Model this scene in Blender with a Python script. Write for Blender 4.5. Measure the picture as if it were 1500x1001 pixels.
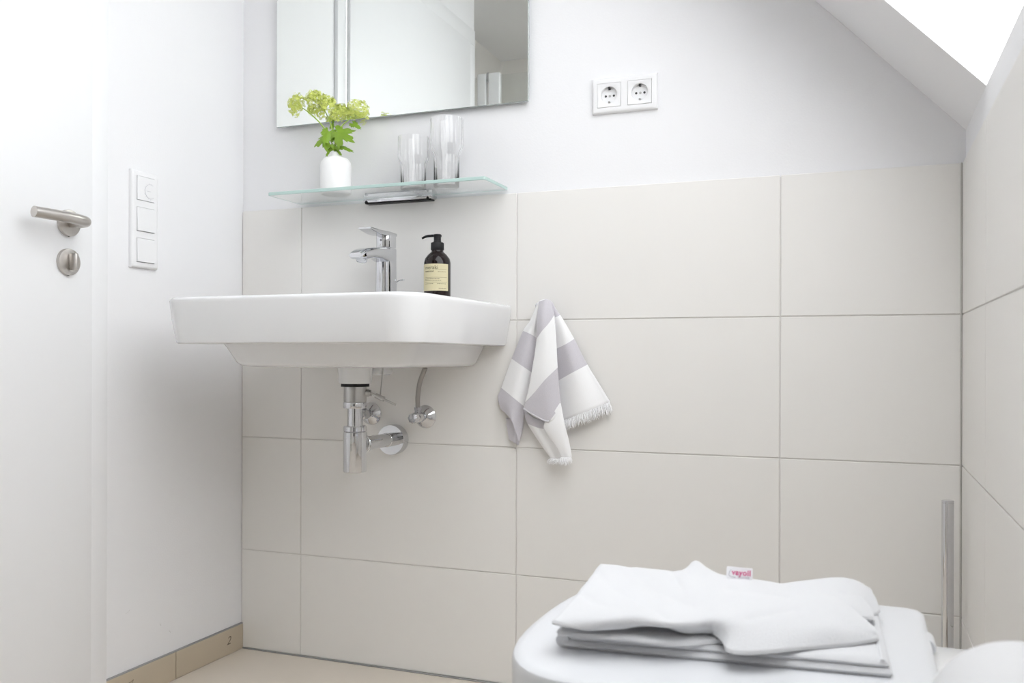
import bpy, bmesh, math, random
from mathutils import Vector, Matrix, Euler
random.seed(7)
R = math.radians
S = bpy.context.scene
for o in list(bpy.data.objects):
    bpy.data.objects.remove(o)

# ------------------------------------------------------------------ camera
F_PX, YAW, ROLL, CY = 1326.17, 0.3677, 0.0028, 525.94
CAM = Vector((0.7641, -2.0136, 0.780))
_c, _s = math.cos(YAW), math.sin(YAW)
_r0, _u0, _f0 = Vector((_c, _s, 0)), Vector((0, 0, 1)), Vector((-_s, _c, 0))
_rt = _r0 * math.cos(ROLL) + _u0 * math.sin(ROLL)
_up = _u0 * math.cos(ROLL) - _r0 * math.sin(ROLL)
cam_data = bpy.data.cameras.new('camera')
cam = bpy.data.objects.new('camera', cam_data)
S.collection.objects.link(cam)
m = Matrix((_rt, _up, -_f0)).transposed().to_4x4()
m.translation = CAM
cam.matrix_world = m
cam_data.sensor_width = 36
cam_data.lens = F_PX * 36 / 1500
cam_data.shift_y = (CY - 500.5) / 1500
cam_data.clip_start = 0.02
cam_data.dof.use_dof = True
cam_data.dof.focus_distance = 2.05
cam_data.dof.aperture_fstop = 8.0
S.camera = cam

# ------------------------------------------------------------------ daylight
w = bpy.data.worlds.new('overcast_sky')
S.world = w
w.use_nodes = True
bg = w.node_tree.nodes['Background']
bg.inputs['Color'].default_value = (0.972, 0.972, 1.0, 1)
bg.inputs['Strength'].default_value = 4.7
vs = S.view_settings
S.display_settings.display_device = 'sRGB'
vs.view_transform = 'Standard'
vs.look = 'None'
vs.gamma = 1.0
vs.use_curve_mapping = False
vs.exposure = 0.0
S.cycles.max_bounces = 16
S.cycles.diffuse_bounces = 10
S.cycles.glossy_bounces = 8
S.cycles.transmission_bounces = 14
S.cycles.transparent_max_bounces = 16
S.cycles.sample_clamp_indirect = 12

# ------------------------------------------------------------------ sight lines of the surveyed camera (used to measure positions)
def ray(px, py):
    return _rt * ((px - 750) / F_PX) + _up * ((CY - py) / F_PX) + _f0
def at_y(px, py, y):
    v = ray(px, py); return CAM + v * ((y - CAM.y) / v.y)
def at_x(px, py, x):
    v = ray(px, py); return CAM + v * ((x - CAM.x) / v.x)
def at_z(px, py, z):
    v = ray(px, py); return CAM + v * ((z - CAM.z) / v.z)

# ------------------------------------------------------------------ materials
def mat(name, col, rough=0.5, metal=0.0, trans=0.0, ior=1.5, bump=0.0, bscale=200.0, noise=0.0, nscale=6.0, coat=0.0, sheen=0.0, spec=0.5, aniso=None):
    M = bpy.data.materials.new(name); M.use_nodes = True
    nt = M.node_tree; b = nt.nodes['Principled BSDF']
    b.inputs['Base Color'].default_value = (*col, 1)
    b.inputs['Roughness'].default_value = rough
    b.inputs['Metallic'].default_value = metal
    b.inputs['Transmission Weight'].default_value = trans
    b.inputs['IOR'].default_value = ior
    b.inputs['Coat Weight'].default_value = coat
    b.inputs['Sheen Weight'].default_value = sheen
    b.inputs['Specular IOR Level'].default_value = spec
    if bump or noise:
        tc = nt.nodes.new('ShaderNodeTexCoord')
    if bump:
        n = nt.nodes.new('ShaderNodeTexNoise'); n.inputs['Scale'].default_value = bscale
        n.inputs['Detail'].default_value = 3
        if aniso:
            mp = nt.nodes.new('ShaderNodeMapping'); mp.inputs['Scale'].default_value = aniso
            nt.links.new(tc.outputs['Object'], mp.inputs[0]); nt.links.new(mp.outputs[0], n.inputs['Vector'])
        else:
            nt.links.new(tc.outputs['Object'], n.inputs['Vector'])
        bp = nt.nodes.new('ShaderNodeBump'); bp.inputs['Strength'].default_value = bump
        bp.inputs['Distance'].default_value = 0.002
        nt.links.new(n.outputs['Fac'], bp.inputs['Height']); nt.links.new(bp.outputs[0], b.inputs['Normal'])
    if noise:
        n2 = nt.nodes.new('ShaderNodeTexNoise'); n2.inputs['Scale'].default_value = nscale; n2.inputs['Detail'].default_value = 5
        nt.links.new(tc.outputs['Object'], n2.inputs['Vector'])
        rp = nt.nodes.new('ShaderNodeMix'); rp.data_type = 'RGBA'
        rp.inputs['A'].default_value = (*[c * (1 - noise) for c in col], 1)
        rp.inputs['B'].default_value = (*[min(1, c * (1 + noise)) for c in col], 1)
        nt.links.new(n2.outputs['Fac'], rp.inputs['Factor']); nt.links.new(rp.outputs['Result'], b.inputs['Base Color'])
    return M

PLASTER = mat('white_plaster', (0.80, 0.80, 0.815), 0.75, bump=0.12, bscale=260)
TILE = mat('beige_wall_tile', (0.79, 0.775, 0.752), 0.42, noise=0.015, nscale=3, bump=0.02, bscale=40)
GROUT = mat('grey_grout', (0.69, 0.67, 0.65), 0.9)
FLOORT = mat('beige_floor_tile', (0.665, 0.605, 0.53), 0.45, noise=0.07, nscale=5)
SKIRT = mat('skirting_tile_clay', (0.50, 0.43, 0.33), 0.5, noise=0.08, nscale=9)
DOORW = mat('white_door_lacquer', (0.81, 0.815, 0.83), 0.35)
PLASTIC = mat('white_plastic', (0.80, 0.80, 0.81), 0.3)
DARKGAP = mat('dark_gap', (0.03, 0.03, 0.03), 0.6)
GREYGAP = mat('grey_gap', (0.3, 0.3, 0.3), 0.7)
CERAMIC = mat('white_glazed_ceramic', (0.80, 0.805, 0.815), 0.12, coat=0.4)
SEATP = mat('white_duroplast', (0.70, 0.71, 0.735), 0.28)
CHROME = mat('polished_chrome', (0.68, 0.685, 0.705), 0.05, metal=1)
STEEL = mat('brushed_steel', (0.56, 0.53, 0.50), 0.33, metal=1, bump=0.05, bscale=500)
MATTCHROME = mat('satin_metal', (0.55, 0.54, 0.53), 0.3, metal=1)
BRAID = mat('braided_steel_hose', (0.42, 0.40, 0.38), 0.4, metal=0.8, bump=0.6, bscale=700)
RUBBER = mat('black_rubber', (0.012, 0.012, 0.012), 0.5)
BLACKP = mat('black_plastic', (0.010, 0.010, 0.011), 0.4, spec=0.3)
AMBER = mat('dark_amber_glass', (0.012, 0.007, 0.007), 0.06, spec=0.35)
PAPERL = mat('cream_label_paper', (0.62, 0.56, 0.36), 0.6)
INK = mat('black_ink', (0.05, 0.045, 0.03), 0.7)
GREYINK = mat('grey_ink', (0.42, 0.42, 0.46), 0.7)
PINKINK = mat('pink_ink', (0.62, 0.10, 0.26), 0.7)
PENCIL = mat('pencil_mark', (0.16, 0.13, 0.10), 0.8)
VASEM = mat('matte_white_porcelain', (0.88, 0.88, 0.88), 0.45)
STEMM = mat('green_stem', (0.36, 0.50, 0.10), 0.55)
LEAFM = mat('green_leaf', (0.20, 0.34, 0.025), 0.45, noise=0.3, nscale=40)
BLOOM = mat('lime_blossom', (0.66, 0.72, 0.19), 0.6, noise=0.12, nscale=80)
for _m, _c in ((LEAFM, 0.35), (BLOOM, 0.3)):
    _b = _m.node_tree.nodes['Principled BSDF']
    _b.inputs['Subsurface Weight'].default_value = 0.0
TERRY = mat('white_terry_cloth', (0.71, 0.715, 0.735), 0.95, bump=0.55, bscale=900, sheen=0.3)
TISSUE = mat('white_tissue', (0.68, 0.68, 0.69), 0.95, bump=0.1, bscale=300)
CARD = mat('cardboard_core', (0.45, 0.34, 0.22), 0.9)
FRINGE = mat('white_cotton_thread', (0.86, 0.86, 0.87), 0.95)
HEMG = mat('grey_cotton_hem', (0.60, 0.585, 0.62), 0.95)
SEAL = mat('grey_sealant', (0.50, 0.485, 0.46), 0.6)
ANTH = mat('dark_prop_paint', (0.02, 0.02, 0.022), 0.4)
GREYINK2 = mat('pale_scuff', (0.62, 0.61, 0.60), 0.8)
BRUSHED = mat('white_frame_paint', (0.82, 0.83, 0.84), 0.4)
MIRROR = mat('silvered_mirror', (0.90, 0.925, 0.90), 0.0, metal=1)
MEDGE = mat('mirror_edge', (0.55, 0.60, 0.59), 0.2, metal=0.5)
CLEAR = mat('clear_glass', (1, 1, 1), 0.0, trans=1.0, ior=1.45)
SHELFG = mat('shelf_glass', (0.975, 0.992, 0.985), 0.0, trans=1.0, ior=1.45)
SHELFE = mat('shelf_glass_edge', (0.56, 0.73, 0.69), 0.25, trans=0.25, ior=1.45)
TAGM = mat('white_satin_tag', (0.84, 0.84, 0.87), 0.6)

def pane_material():
    M = bpy.data.materials.new('window_pane_glass'); M.use_nodes = True
    nt = M.node_tree; nt.nodes.clear()
    out = nt.nodes.new('ShaderNodeOutputMaterial'); mx = nt.nodes.new('ShaderNodeMixShader')
    tr = nt.nodes.new('ShaderNodeBsdfTransparent'); gl = nt.nodes.new('ShaderNodeBsdfGlossy')
    lw = nt.nodes.new('ShaderNodeLayerWeight'); lw.inputs[0].default_value = 0.5
    pw = nt.nodes.new('ShaderNodeMath'); pw.operation = 'POWER'; pw.inputs[1].default_value = 5.0
    fr = nt.nodes.new('ShaderNodeMath'); fr.operation = 'MULTIPLY_ADD'; fr.inputs[1].default_value = 0.9; fr.inputs[2].default_value = 0.04
    nt.links.new(lw.outputs['Facing'], pw.inputs[0]); nt.links.new(pw.outputs[0], fr.inputs[0])
    tr.inputs[0].default_value = (0.97, 0.98, 0.975, 1); gl.inputs['Roughness'].default_value = 0.0
    nt.links.new(fr.outputs[0], mx.inputs[0]); nt.links.new(tr.outputs[0], mx.inputs[1]); nt.links.new(gl.outputs[0], mx.inputs[2])
    nt.links.new(mx.outputs[0], out.inputs[0])
    return M
PANE = pane_material()

def stripe_material():
    # woven bands: u of the cloth's own UV map counts the bands along the cloth
    M = bpy.data.materials.new('striped_cotton'); M.use_nodes = True
    nt = M.node_tree; b = nt.nodes['Principled BSDF']
    b.inputs['Roughness'].default_value = 0.95
    b.inputs['Sheen Weight'].default_value = 0.2
    uv = nt.nodes.new('ShaderNodeUVMap'); uv.uv_map = 'weave'
    sp = nt.nodes.new('ShaderNodeSeparateXYZ'); nt.links.new(uv.outputs[0], sp.inputs[0])
    md = nt.nodes.new('ShaderNodeMath'); md.operation = 'MODULO'; md.inputs[1].default_value = 2.0
    nt.links.new(sp.outputs[0], md.inputs[0])
    gt = nt.nodes.new('ShaderNodeMath'); gt.operation = 'GREATER_THAN'; gt.inputs[1].default_value = 1.0
    nt.links.new(md.outputs[0], gt.inputs[0])
    tc = nt.nodes.new('ShaderNodeTexCoord')
    n = nt.nodes.new('ShaderNodeTexNoise'); n.inputs['Scale'].default_value = 900; nt.links.new(tc.outputs['Object'], n.inputs['Vector'])
    g = nt.nodes.new('ShaderNodeMix'); g.data_type = 'RGBA'
    g.inputs['A'].default_value = (0.52, 0.50, 0.545, 1); g.inputs['B'].default_value = (0.68, 0.66, 0.70, 1)
    nt.links.new(n.outputs['Fac'], g.inputs['Factor'])
    mx = nt.nodes.new('ShaderNodeMix'); mx.data_type = 'RGBA'
    mx.inputs['A'].default_value = (0.885, 0.885, 0.895, 1)
    nt.links.new(gt.outputs[0], mx.inputs['Factor']); nt.links.new(g.outputs['Result'], mx.inputs['B'])
    nt.links.new(mx.outputs['Result'], b.inputs['Base Color'])
    bp = nt.nodes.new('ShaderNodeBump'); bp.inputs['Strength'].default_value = 0.35; bp.inputs['Distance'].default_value = 0.001
    nt.links.new(n.outputs['Fac'], bp.inputs['Height']); nt.links.new(bp.outputs[0], b.inputs['Normal'])
    return M
STRIPE = stripe_material()

# ------------------------------------------------------------------ object helpers
COL = S.collection.objects
ORIGIN = {}          # world position of every built object's origin (none is rotated)
def thing(name, loc, label=None, cat=None, group=None, kind=None, parent=None):
    o = bpy.data.objects.new(name, None); COL.link(o)
    o.empty_display_size = 0.05
    return _place(o, Vector(loc), label, cat, group, kind, parent)
def _place(o, loc, label, cat, group, kind, parent):
    if parent is not None:
        o.parent = parent; o.location = loc - ORIGIN[parent.name]
    else:
        o.location = loc
    ORIGIN[o.name] = loc.copy()
    if label: o['label'] = label
    if cat: o['category'] = cat
    if group: o['group'] = group
    if kind: o['kind'] = kind
    return o
def finish(name, bm, mats, smooth=None, recalc=True):
    if recalc: bmesh.ops.recalc_face_normals(bm, faces=bm.faces)
    me = bpy.data.meshes.new(name); bm.to_mesh(me); bm.free()
    for mm in (mats if isinstance(mats, (list, tuple)) else [mats]): me.materials.append(mm)
    if smooth is not None:
        for p in me.polygons: p.use_smooth = True
        me.set_sharp_from_angle(angle=R(smooth))
    return me
def obj(name, bm, mats, parent=None, loc=None, smooth=None, label=None, cat=None, group=None, kind=None, recalc=True):
    """link a bmesh authored in world coordinates as ONE mesh object whose origin sits at loc (or at its parent's origin)"""
    if loc is None: loc = ORIGIN[parent.name] if parent is not None else Vector((0, 0, 0))
    loc = Vector(loc)
    bmesh.ops.translate(bm, verts=bm.verts, vec=-loc)
    o = bpy.data.objects.new(name, finish(name, bm, mats, smooth, recalc)); COL.link(o)
    return _place(o, loc, label, cat, group, kind, parent)

def box(bm, lo, hi, bev=0.0, seg=2):
    lo, hi = Vector(lo), Vector(hi)
    t = bmesh.new()
    bmesh.ops.create_cube(t, size=1.0)
    for v in t.verts:
        v.co = Vector([(lo[i] + hi[i]) / 2 + v.co[i] * (hi[i] - lo[i]) for i in range(3)])
    if bev: bmesh.ops.bevel(t, geom=t.edges[:], offset=bev, segments=seg, affect='EDGES', profile=0.5)
    merge(bm, t); return bm
def merge(bm, t, M=None):
    if M is not None: bmesh.ops.transform(t, matrix=M, verts=t.verts)
    me = bpy.data.meshes.new('tmp'); t.to_mesh(me); t.free(); bm.from_mesh(me); bpy.data.meshes.remove(me)
def B(): return bmesh.new()

def loft(bm, rings, cap0=True, cap1=True, closed=True):
    vs_ = [[bm.verts.new(p) for p in r] for r in rings]
    n = len(rings[0])
    for a, b in zip(vs_, vs_[1:]):
        for i in range(n if closed else n - 1):
            j = (i + 1) % n
            bm.faces.new((a[i], a[j], b[j], b[i]))
    if cap0: bm.faces.new(vs_[0][::-1])
    if cap1: bm.faces.new(vs_[-1])
    return vs_
def frame(axis):
    a = Vector(axis).normalized()
    u = a.cross(Vector((0, 0, 1)))
    if u.length < 1e-4: u = Vector((1, 0, 0))
    u.normalize(); return a, u, a.cross(u).normalized()
def lathe(bm, base, axis, prof, n=32, cap0=True, cap1=True, mod=None):
    """prof: (radius, height) pairs along axis from base"""
    a, u, v = frame(axis); base = Vector(base)
    rings = []
    for k, (r, h) in enumerate(prof):
        rr = []
        for i in range(n):
            t = 2 * math.pi * i / n
            q = r * (mod(k, t) if mod else 1)
            rr.append(base + a * h + (u * math.cos(t) + v * math.sin(t)) * q)
        rings.append(rr)
    loft(bm, rings, cap0, cap1); return bm
def spline(pts, n):
    """Catmull-Rom through pts (tuples of any size), n samples per span"""
    out = []; m_ = len(pts)
    for i in range(m_ - 1):
        p0 = pts[max(i - 1, 0)]; p1 = pts[i]; p2 = pts[i + 1]; p3 = pts[min(i + 2, m_ - 1)]
        for k in range(n):
            t = k / n
            out.append(tuple(0.5 * (2 * b + (c - a) * t + (2 * a - 5 * b + 4 * c - d) * t * t + (3 * b - a - 3 * c + d) * t ** 3)
                             for a, b, c, d in zip(p0, p1, p2, p3)))
    out.append(tuple(pts[-1])); return out
def tube(bm, pts, r, n=12, sm=6, flat=1.0):
    pts = spline([tuple(p) for p in pts], sm) if sm else [tuple(p) for p in pts]
    P = [Vector(p[:3]) for p in pts]
    if isinstance(r, (list, tuple)):
        rs = [q[0] for q in spline([(x,) for x in r], sm)] if sm else list(r)
    else: rs = [r] * len(P)
    up = Vector((0, 0, 1)); rings = []
    tan0 = (P[1] - P[0]).normalized()
    u = tan0.cross(up) if abs(tan0.z) < 0.95 else tan0.cross(Vector((0, 1, 0)))
    u.normalize()
    for i, p in enumerate(P):
        t = (P[min(i + 1, len(P) - 1)] - P[max(i - 1, 0)]).normalized()
        u = (u - t * u.dot(t)).normalized(); v = t.cross(u)
        rings.append([p + (u * math.cos(2 * math.pi * k / n) + v * math.sin(2 * math.pi * k / n) * flat) * rs[i] for k in range(n)])
    loft(bm, rings); return bm
def rrect(x0, x1, y0, y1, rf, rb, z, n=8):
    """outline in plan: front (y0) corners of radius rf, back (y1) corners of radius rb"""
    out = []
    for cx, cy, r, a0 in ((x1 - rb, y1 - rb, rb, 0), (x0 + rb, y1 - rb, rb, 90), (x0 + rf, y0 + rf, rf, 180), (x1 - rf, y0 + rf, rf, 270)):
        for k in range(n + 1):
            t = R(a0 + 90 * k / n)
            out.append(Vector((cx + r * math.cos(t), cy + r * math.sin(t), z)))
    return out
def patch_points(grid, nu, nv):
    """grid[row][col] of tuples -> smooth denser grid"""
    rows = [spline(r, nu) for r in grid]
    cols = [spline([rows[i][j] for i in range(len(rows))], nv) for j in range(len(rows[0]))]
    return [[cols[j][i] for j in range(len(cols))] for i in range(len(cols[0]))]
def sheet(bm, P, thick, uvl=None, uvs=None, rnd=True):
    """closed cloth sheet of given thickness around the point grid P with rounded rim"""
    nr, nc = len(P), len(P[0])
    N = [[None] * nc for _ in range(nr)]
    for i in range(nr):
        for j in range(nc):
            a = P[min(i + 1, nr - 1)][j] - P[max(i - 1, 0)][j]; b = P[i][min(j + 1, nc - 1)] - P[i][max(j - 1, 0)]
            c = a.cross(b); N[i][j] = c.normalized() if c.length > 1e-12 else Vector((0, 0, 1))
    h = thick / 2
    def side(s):
        return [[bm.verts.new(P[i][j] + N[i][j] * s * h) for j in range(nc)] for i in range(nr)]
    A, C = side(1), side(-1)
    def quad(vs_, idx):
        f = bm.faces.new(vs_)
        if uvl is not None:
            for l, (i, j) in zip(f.loops, idx): l[uvl].uv = uvs[i][j]
    for i in range(nr - 1):
        for j in range(nc - 1):
            q = [(i, j), (i + 1, j), (i + 1, j + 1), (i, j + 1)]
            quad([A[a][b] for a, b in q], q); q = q[::-1]
            quad([C[a][b] for a, b in q], q)
    rim = [(0, j) for j in range(nc)] + [(i, nc - 1) for i in range(1, nr)] + [(nr - 1, j) for j in range(nc - 2, -1, -1)] + [(i, 0) for i in range(nr - 2, 0, -1)]
    mid = []
    L = len(rim)
    for k, (i, j) in enumerate(rim):
        t = P[rim[(k + 1) % L][0]][rim[(k + 1) % L][1]] - P[rim[k - 1][0]][rim[k - 1][1]]
        o_ = t.cross(N[i][j]); ci = P[nr // 2][nc // 2]
        o_ = o_.normalized() if o_.length > 1e-12 else Vector((0, 0, 0))
        if o_.dot(P[i][j] - ci) < 0: o_ = -o_
        mid.append(bm.verts.new(P[i][j] + o_ * (h * 0.8 if rnd else 0)))
    for k in range(L):
        a, b = rim[k], rim[(k + 1) % L]
        quad([A[a[0]][a[1]], A[b[0]][b[1]], mid[(k + 1) % L], mid[k]], [a, b, b, a])
        quad([mid[k], mid[(k + 1) % L], C[b[0]][b[1]], C[a[0]][a[1]]], [a, b, b, a])
def lettering(text, size, to_world, thick=0.0002, bold=0.0, spacing=1.0, shear=0.0):
    cu = bpy.data.curves.new('tmp_text', 'FONT'); cu.body = text; cu.size = size; cu.extrude = thick; cu.offset = bold
    cu.space_character = spacing; cu.shear = shear; cu.resolution_u = 3
    o = bpy.data.objects.new('tmp_text', cu); COL.link(o)
    dg = bpy.context.evaluated_depsgraph_get(); dg.update()
    me = bpy.data.meshes.new_from_object(o.evaluated_get(dg))
    bpy.data.objects.remove(o); bpy.data.curves.remove(cu)
    bm = B(); bm.from_mesh(me); bpy.data.meshes.remove(me)
    for v in bm.verts: v.co = to_world(v.co.copy())
    return bm

# ------------------------------------------------------------------ the room
XL, XR = -0.792, 0.953               # left wall face, tiled right wall face (the tiled end wall is y = 0)
TS, TH, TTOP, GAP = 0.603, 0.303, 1.1748, 0.0026
TOPZ, TAN = 1.248, math.tan(R(46.2))
FLATZ = 2.42
def roof_z(x): return TOPZ - (x - XR) * TAN
YF = -2.65

fl = obj('floor', box(B(), (-1.3, YF - 0.15, -0.12), (1.15, 0.15, -0.010)), GROUT, kind='structure', label='floor of plain beige tiles below the washbasin')
xs = [-1.242, -0.787, 0.113, 1.013]
ys = [0.004, -0.90, -1.8, -2.66]
for i in range(3):
    for j in range(3):
        obj('floor_tile', box(B(), (xs[i] + 0.0015, ys[j + 1] + 0.0015, -0.0099), (xs[i + 1] - 0.0015, ys[j] - 0.0015, 0), 0.0008, 1), FLOORT, parent=fl)

def gable(x0, x1, y0, y1):
    q = [(x0, -0.12), (x1, -0.12), (x1, roof_z(x1) + 0.01), (XR - (FLATZ - TOPZ) / TAN, FLATZ + 0.01), (x0, FLATZ + 0.01)]
    bm = B(); loft(bm, [[Vector((x, y0, z)) for x, z in q], [Vector((x, y1, z)) for x, z in q]]); return bm
wb = obj('wall_back', gable(-1.3, 1.15, 0.006, 0.16), PLASTER, kind='structure', label='end wall, white plaster above large beige tiles')
obj('grout_bed', box(B(), (XL + 0.0005, 0.0025, 0.0), (XR + 0.004, 0.0059, TTOP - 0.003)), GROUT, parent=wb)
rows = [(TTOP - (k + 1) * TH + GAP / 2, TTOP - k * TH - (GAP / 2 if k else 0)) for k in range(3)] + [(TTOP - 4 * TH + GAP / 2 + 0.0, TTOP - 3 * TH - GAP / 2)]
rows = [(max(a, 0.002), b) for a, b in rows]
zlow = TTOP - 3 * TH - GAP / 2       # the fourth joint; the bottom course is cut at the floor
rows[3] = (0.003, zlow)
cols = [(XL + 0.003, -TS - GAP / 2), (-TS + GAP / 2, -GAP / 2), (GAP / 2, TS - GAP / 2), (TS + GAP / 2, XR - 0.0005)]
for a, b in rows:
    for c, d in cols:
        obj('wall_tile', box(B(), (c, 0.0, a), (d, 0.0058, b), 0.0009, 1), TILE, parent=wb)

wr = obj('wall_right', box(B(), (XR + 0.008, YF - 0.15, -0.12), (1.10, 0.0055, TTOP - 0.004)), PLASTER, kind='structure', label='low right-hand wall under the roof slope, faced with beige tiles')
b = B()
for y0, y1 in ((YF - 0.15, 0.0055),):
    r0 = [Vector((XR + 0.006, y, z)) for y, z in ((y0, TTOP - 0.004), (y1, TTOP - 0.004))]
    x1 = 1.10
    q = [(XR + 0.006, TTOP - 0.004), (x1, TTOP - 0.004), (x1, roof_z(x1) + 0.05), (XR + 0.006, roof_z(XR + 0.006) - 0.002)]
    loft(b, [[Vector((x, y0, z)) for x, z in q], [Vector((x, y1, z)) for x, z in q]])
obj('plaster_band', b, PLASTER, parent=wr)
obj('grout_bed', box(B(), (XR + 0.003, YF + 0.002, 0.0), (XR + 0.0078, 0.0005, TTOP - 0.006)), GROUT, parent=wr)
ycols = [(-0.366 + GAP / 2, -0.0045)]
y = -0.366
while y > YF + 0.05:
    ycols.append((max(y - TS + GAP / 2, YF + 0.003), y - GAP / 2)); y -= TS
for a, b_ in rows:
    for c, d in ycols:
        obj('wall_tile', box(B(), (XR, c, a), (XR + 0.0076, d, b_), 0.0009, 1), TILE, parent=wr)

# left wall with the door opening
DY0, DY1, DZ = -1.515, -0.51, 2.125
b = B()
box(b, (-0.95, DY1, -0.12), (XL, 0.0055, 2.6)); box(b, (-1.24, -1.585, -0.12), (XL, DY0, 2.6)); box(b, (-0.95, DY0, DZ), (XL, DY1, 2.6))
obj('wall_left', b, PLASTER, kind='structure', label='smooth white plaster wall with the door and light switches')
wl = [o for o in S.objects if o.name == 'wall_left'][0]
b = B()
for (ax, ay), (cx3, cy3) in (((184, 899.5), (190, 893.5)), ((247.5, 924), (250, 927)), ((234, 914), (235.5, 917))):
    tube(b, [at_x(ax, ay, XL + 0.0003), at_x((ax + cx3) / 2 + .6, (ay + cy3) / 2 + .4, XL + 0.0003), at_x(cx3, cy3, XL + 0.0003)], 0.0004, 5, 3)
obj('scuff_mark', b, GREYINK2, parent=wl)
obj('wall_niche', box(B(), (-1.24, YF - 0.15, -0.12), (-1.09, -1.5855, 2.6)), TILE, kind='structure', label='beige wall of the shower niche seen only in the mirror')
obj('wall_front', gable(-1.0895, XR + 0.0055, YF - 0.15, YF), TILE, kind='structure', label='beige wall opposite the mirror')

# ceiling: flat strip, then the roof slope with the skylight opening cut in it
SKX0, SKX1, SKY0, SKY1, RT = 0.955, 0.05, -0.31, -1.75, 0.03
sx, cx_ = math.sin(R(46.2)), math.cos(R(46.2))
b = B()
xa = XR - (FLATZ - TOPZ) / TAN
def slope_piece(bm, x0, x1, y0, y1):
    q = [(x0, roof_z(x0)), (x1, roof_z(x1)), (x1 + RT * sx, roof_z(x1) + RT * cx_), (x0 + RT * sx, roof_z(x0) + RT * cx_)]
    loft(bm, [[Vector((x, y0, z)) for x, z in q], [Vector((x, y1, z)) for x, z in q]])
box(b, (-1.3, YF - 0.15, FLATZ), (xa + 0.03, 0.0055, FLATZ + 0.06))
slope_piece(b, xa, 1.10, SKY0, 0.0055)
slope_piece(b, xa, 1.10, YF - 0.15, SKY1)
slope_piece(b, xa, SKX1, SKY1, SKY0)
obj('ceiling', b, PLASTER, kind='structure', label='white ceiling with the roof slope around the skylight')
win = thing('window_1', (0.55, -0.79, roof_z(0.55)), kind='structure', label='bright roof skylight in the slope at upper right')
def slope_bar(bm, u0, u1, y0, y1, n0, n1):
    q = []
    for u, n_ in ((u0, n0), (u1, n0), (u1, n1), (u0, n1)):
        x = SKX0 - u * cx_; z = roof_z(SKX0) + u * sx
        q.append((x + n_ * sx, z + n_ * cx_))
    loft(bm, [[Vector((x, y0, z)) for x, z in q], [Vector((x, y1, z)) for x, z in q]])
UL = (SKX0 - SKX1) / cx_
b = B(); e = 0.035
for u0, u1, y0, y1 in ((-0.30 - e, -0.30, SKY1 - e - .20, SKY0 + .20 + e), (UL + .12, UL + .12 + e, SKY1 - e - .20, SKY0 + .20 + e), (-0.30, UL + .12, SKY0 + .20, SKY0 + .20 + e), (-0.30, UL + .12, SKY1 - .20 - e, SKY1 - .20)):
    slope_bar(b, u0, u1, y0, y1, RT + .001, RT + 0.03)
obj('window_frame', b, BRUSHED, parent=win)
b = B(); slope_bar(b, -0.30, UL + .12, SKY1 - .20, SKY0 + .20, RT + 0.012, RT + 0.0124)
obj('window_pane', b, PANE, parent=win)

# skirting tiles along the left wall
bb = thing('baseboard_left', (XL, -0.25, 0), kind='structure', label='beige skirting tiles along the foot of the left wall')
YJ = at_x(258, 965, XL + 0.008).y
SKH = 0.066
for y0, y1 in ((YJ + 0.001, -0.0005), ((at_x(157.5, 600, XL + 0.014).y + 0.0015), YJ - 0.001)):
    t = obj('skirting_tile', box(B(), (XL + 0.0002, y0, 0.0003), (XL + 0.008, y1, SKH), 0.0008, 1), SKIRT, parent=bb)
    if y1 > -0.01:
        p = at_x(332, 946, XL + 0.0082)
        obj('pencil_mark', lettering('2', 0.030, lambda v: Vector((XL + 0.0082 + v.z, p.y + v.x * 1.1, p.z + v.y)), 0.0001, shear=0.3), PENCIL, parent=t, label='handwritten figure 2')
    else:
        b = B(); xx = XL + 0.0083
        P_ = [at_x(a, c, xx) for a, c in ((187, 1003), (195.5, 996), (192, 1006))]
        tube(b, P_, 0.0005, 6, 0)
        tube(b, [at_x(187, 1001, xx), at_x(194.5, 1001.5, xx)], 0.0004, 6, 0)
        obj('pencil_mark', b, PENCIL, parent=t)
obj('skirting_grout', box(B(), (XL + 0.0002, (at_x(157.5, 600, XL + 0.014).y + 0.0015), SKH - 0.0002), (XL + 0.0068, -0.0005, SKH + 0.0025)), GREYGAP, parent=bb)
obj('trim_1', box(B(), (XL + 0.008, -0.006, 0.0001), (XR - 0.0005, -0.0002, 0.003), 0.001, 1), GREYGAP, kind='structure', label='grey sealant line between end wall and floor')

obj('trim_2', box(B(), (XR - 0.0034, -0.0044, 0.004), (XR + 0.0002, -0.0002, TTOP), 0.001, 1), SEAL, kind='structure', label='grey sealant line in the right-hand corner of the tiles')
# the door in the left wall
CE = at_x(157.5, 600, XL + 0.014).y   # outer edge of the casing
XD = XL + 0.026                      # face of the door leaf
dr = thing('door_1', (XL, -1.0, 0), kind='structure', label='white door with a brushed steel lever at the left edge')
b = B()
for lo, hi in (((-0.80, -0.53, 0), (XL + 0.014, CE, 2.115)), ((-0.80, -1.565, 0), (XL + 0.014, -1.50, 2.115)), ((-0.80, -1.565, 2.115), (XL + 0.014, CE, 2.18))):
    lo = Vector(lo); lo.x = XL + 0.0002
    box(b, lo, hi, 0.002, 2)
box(b, (-0.87, -0.535, 0), (XL + 0.0, -0.511, 2.12)); box(b, (-0.87, -1.514, 0), (XL + 0.0, -1.495, 2.12))
obj('casing', b, DOORW, parent=dr, smooth=30)
obj('casing_seal', box(B(), (XL + 0.0141, -1.492, 0.006), (XL + 0.0145, -0.531, 2.112)), GREYGAP, parent=dr)
obj('door_leaf', box(B(), (XL + 0.0146, -1.49, 0.006), (XD, -0.5335, 2.11), 0.0015, 2), DOORW, parent=dr, smooth=30)
HP = at_x(99, 327, XD); HY, HZ = HP.y, HP.z
TP = at_x(98.5, 384, XD)
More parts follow.
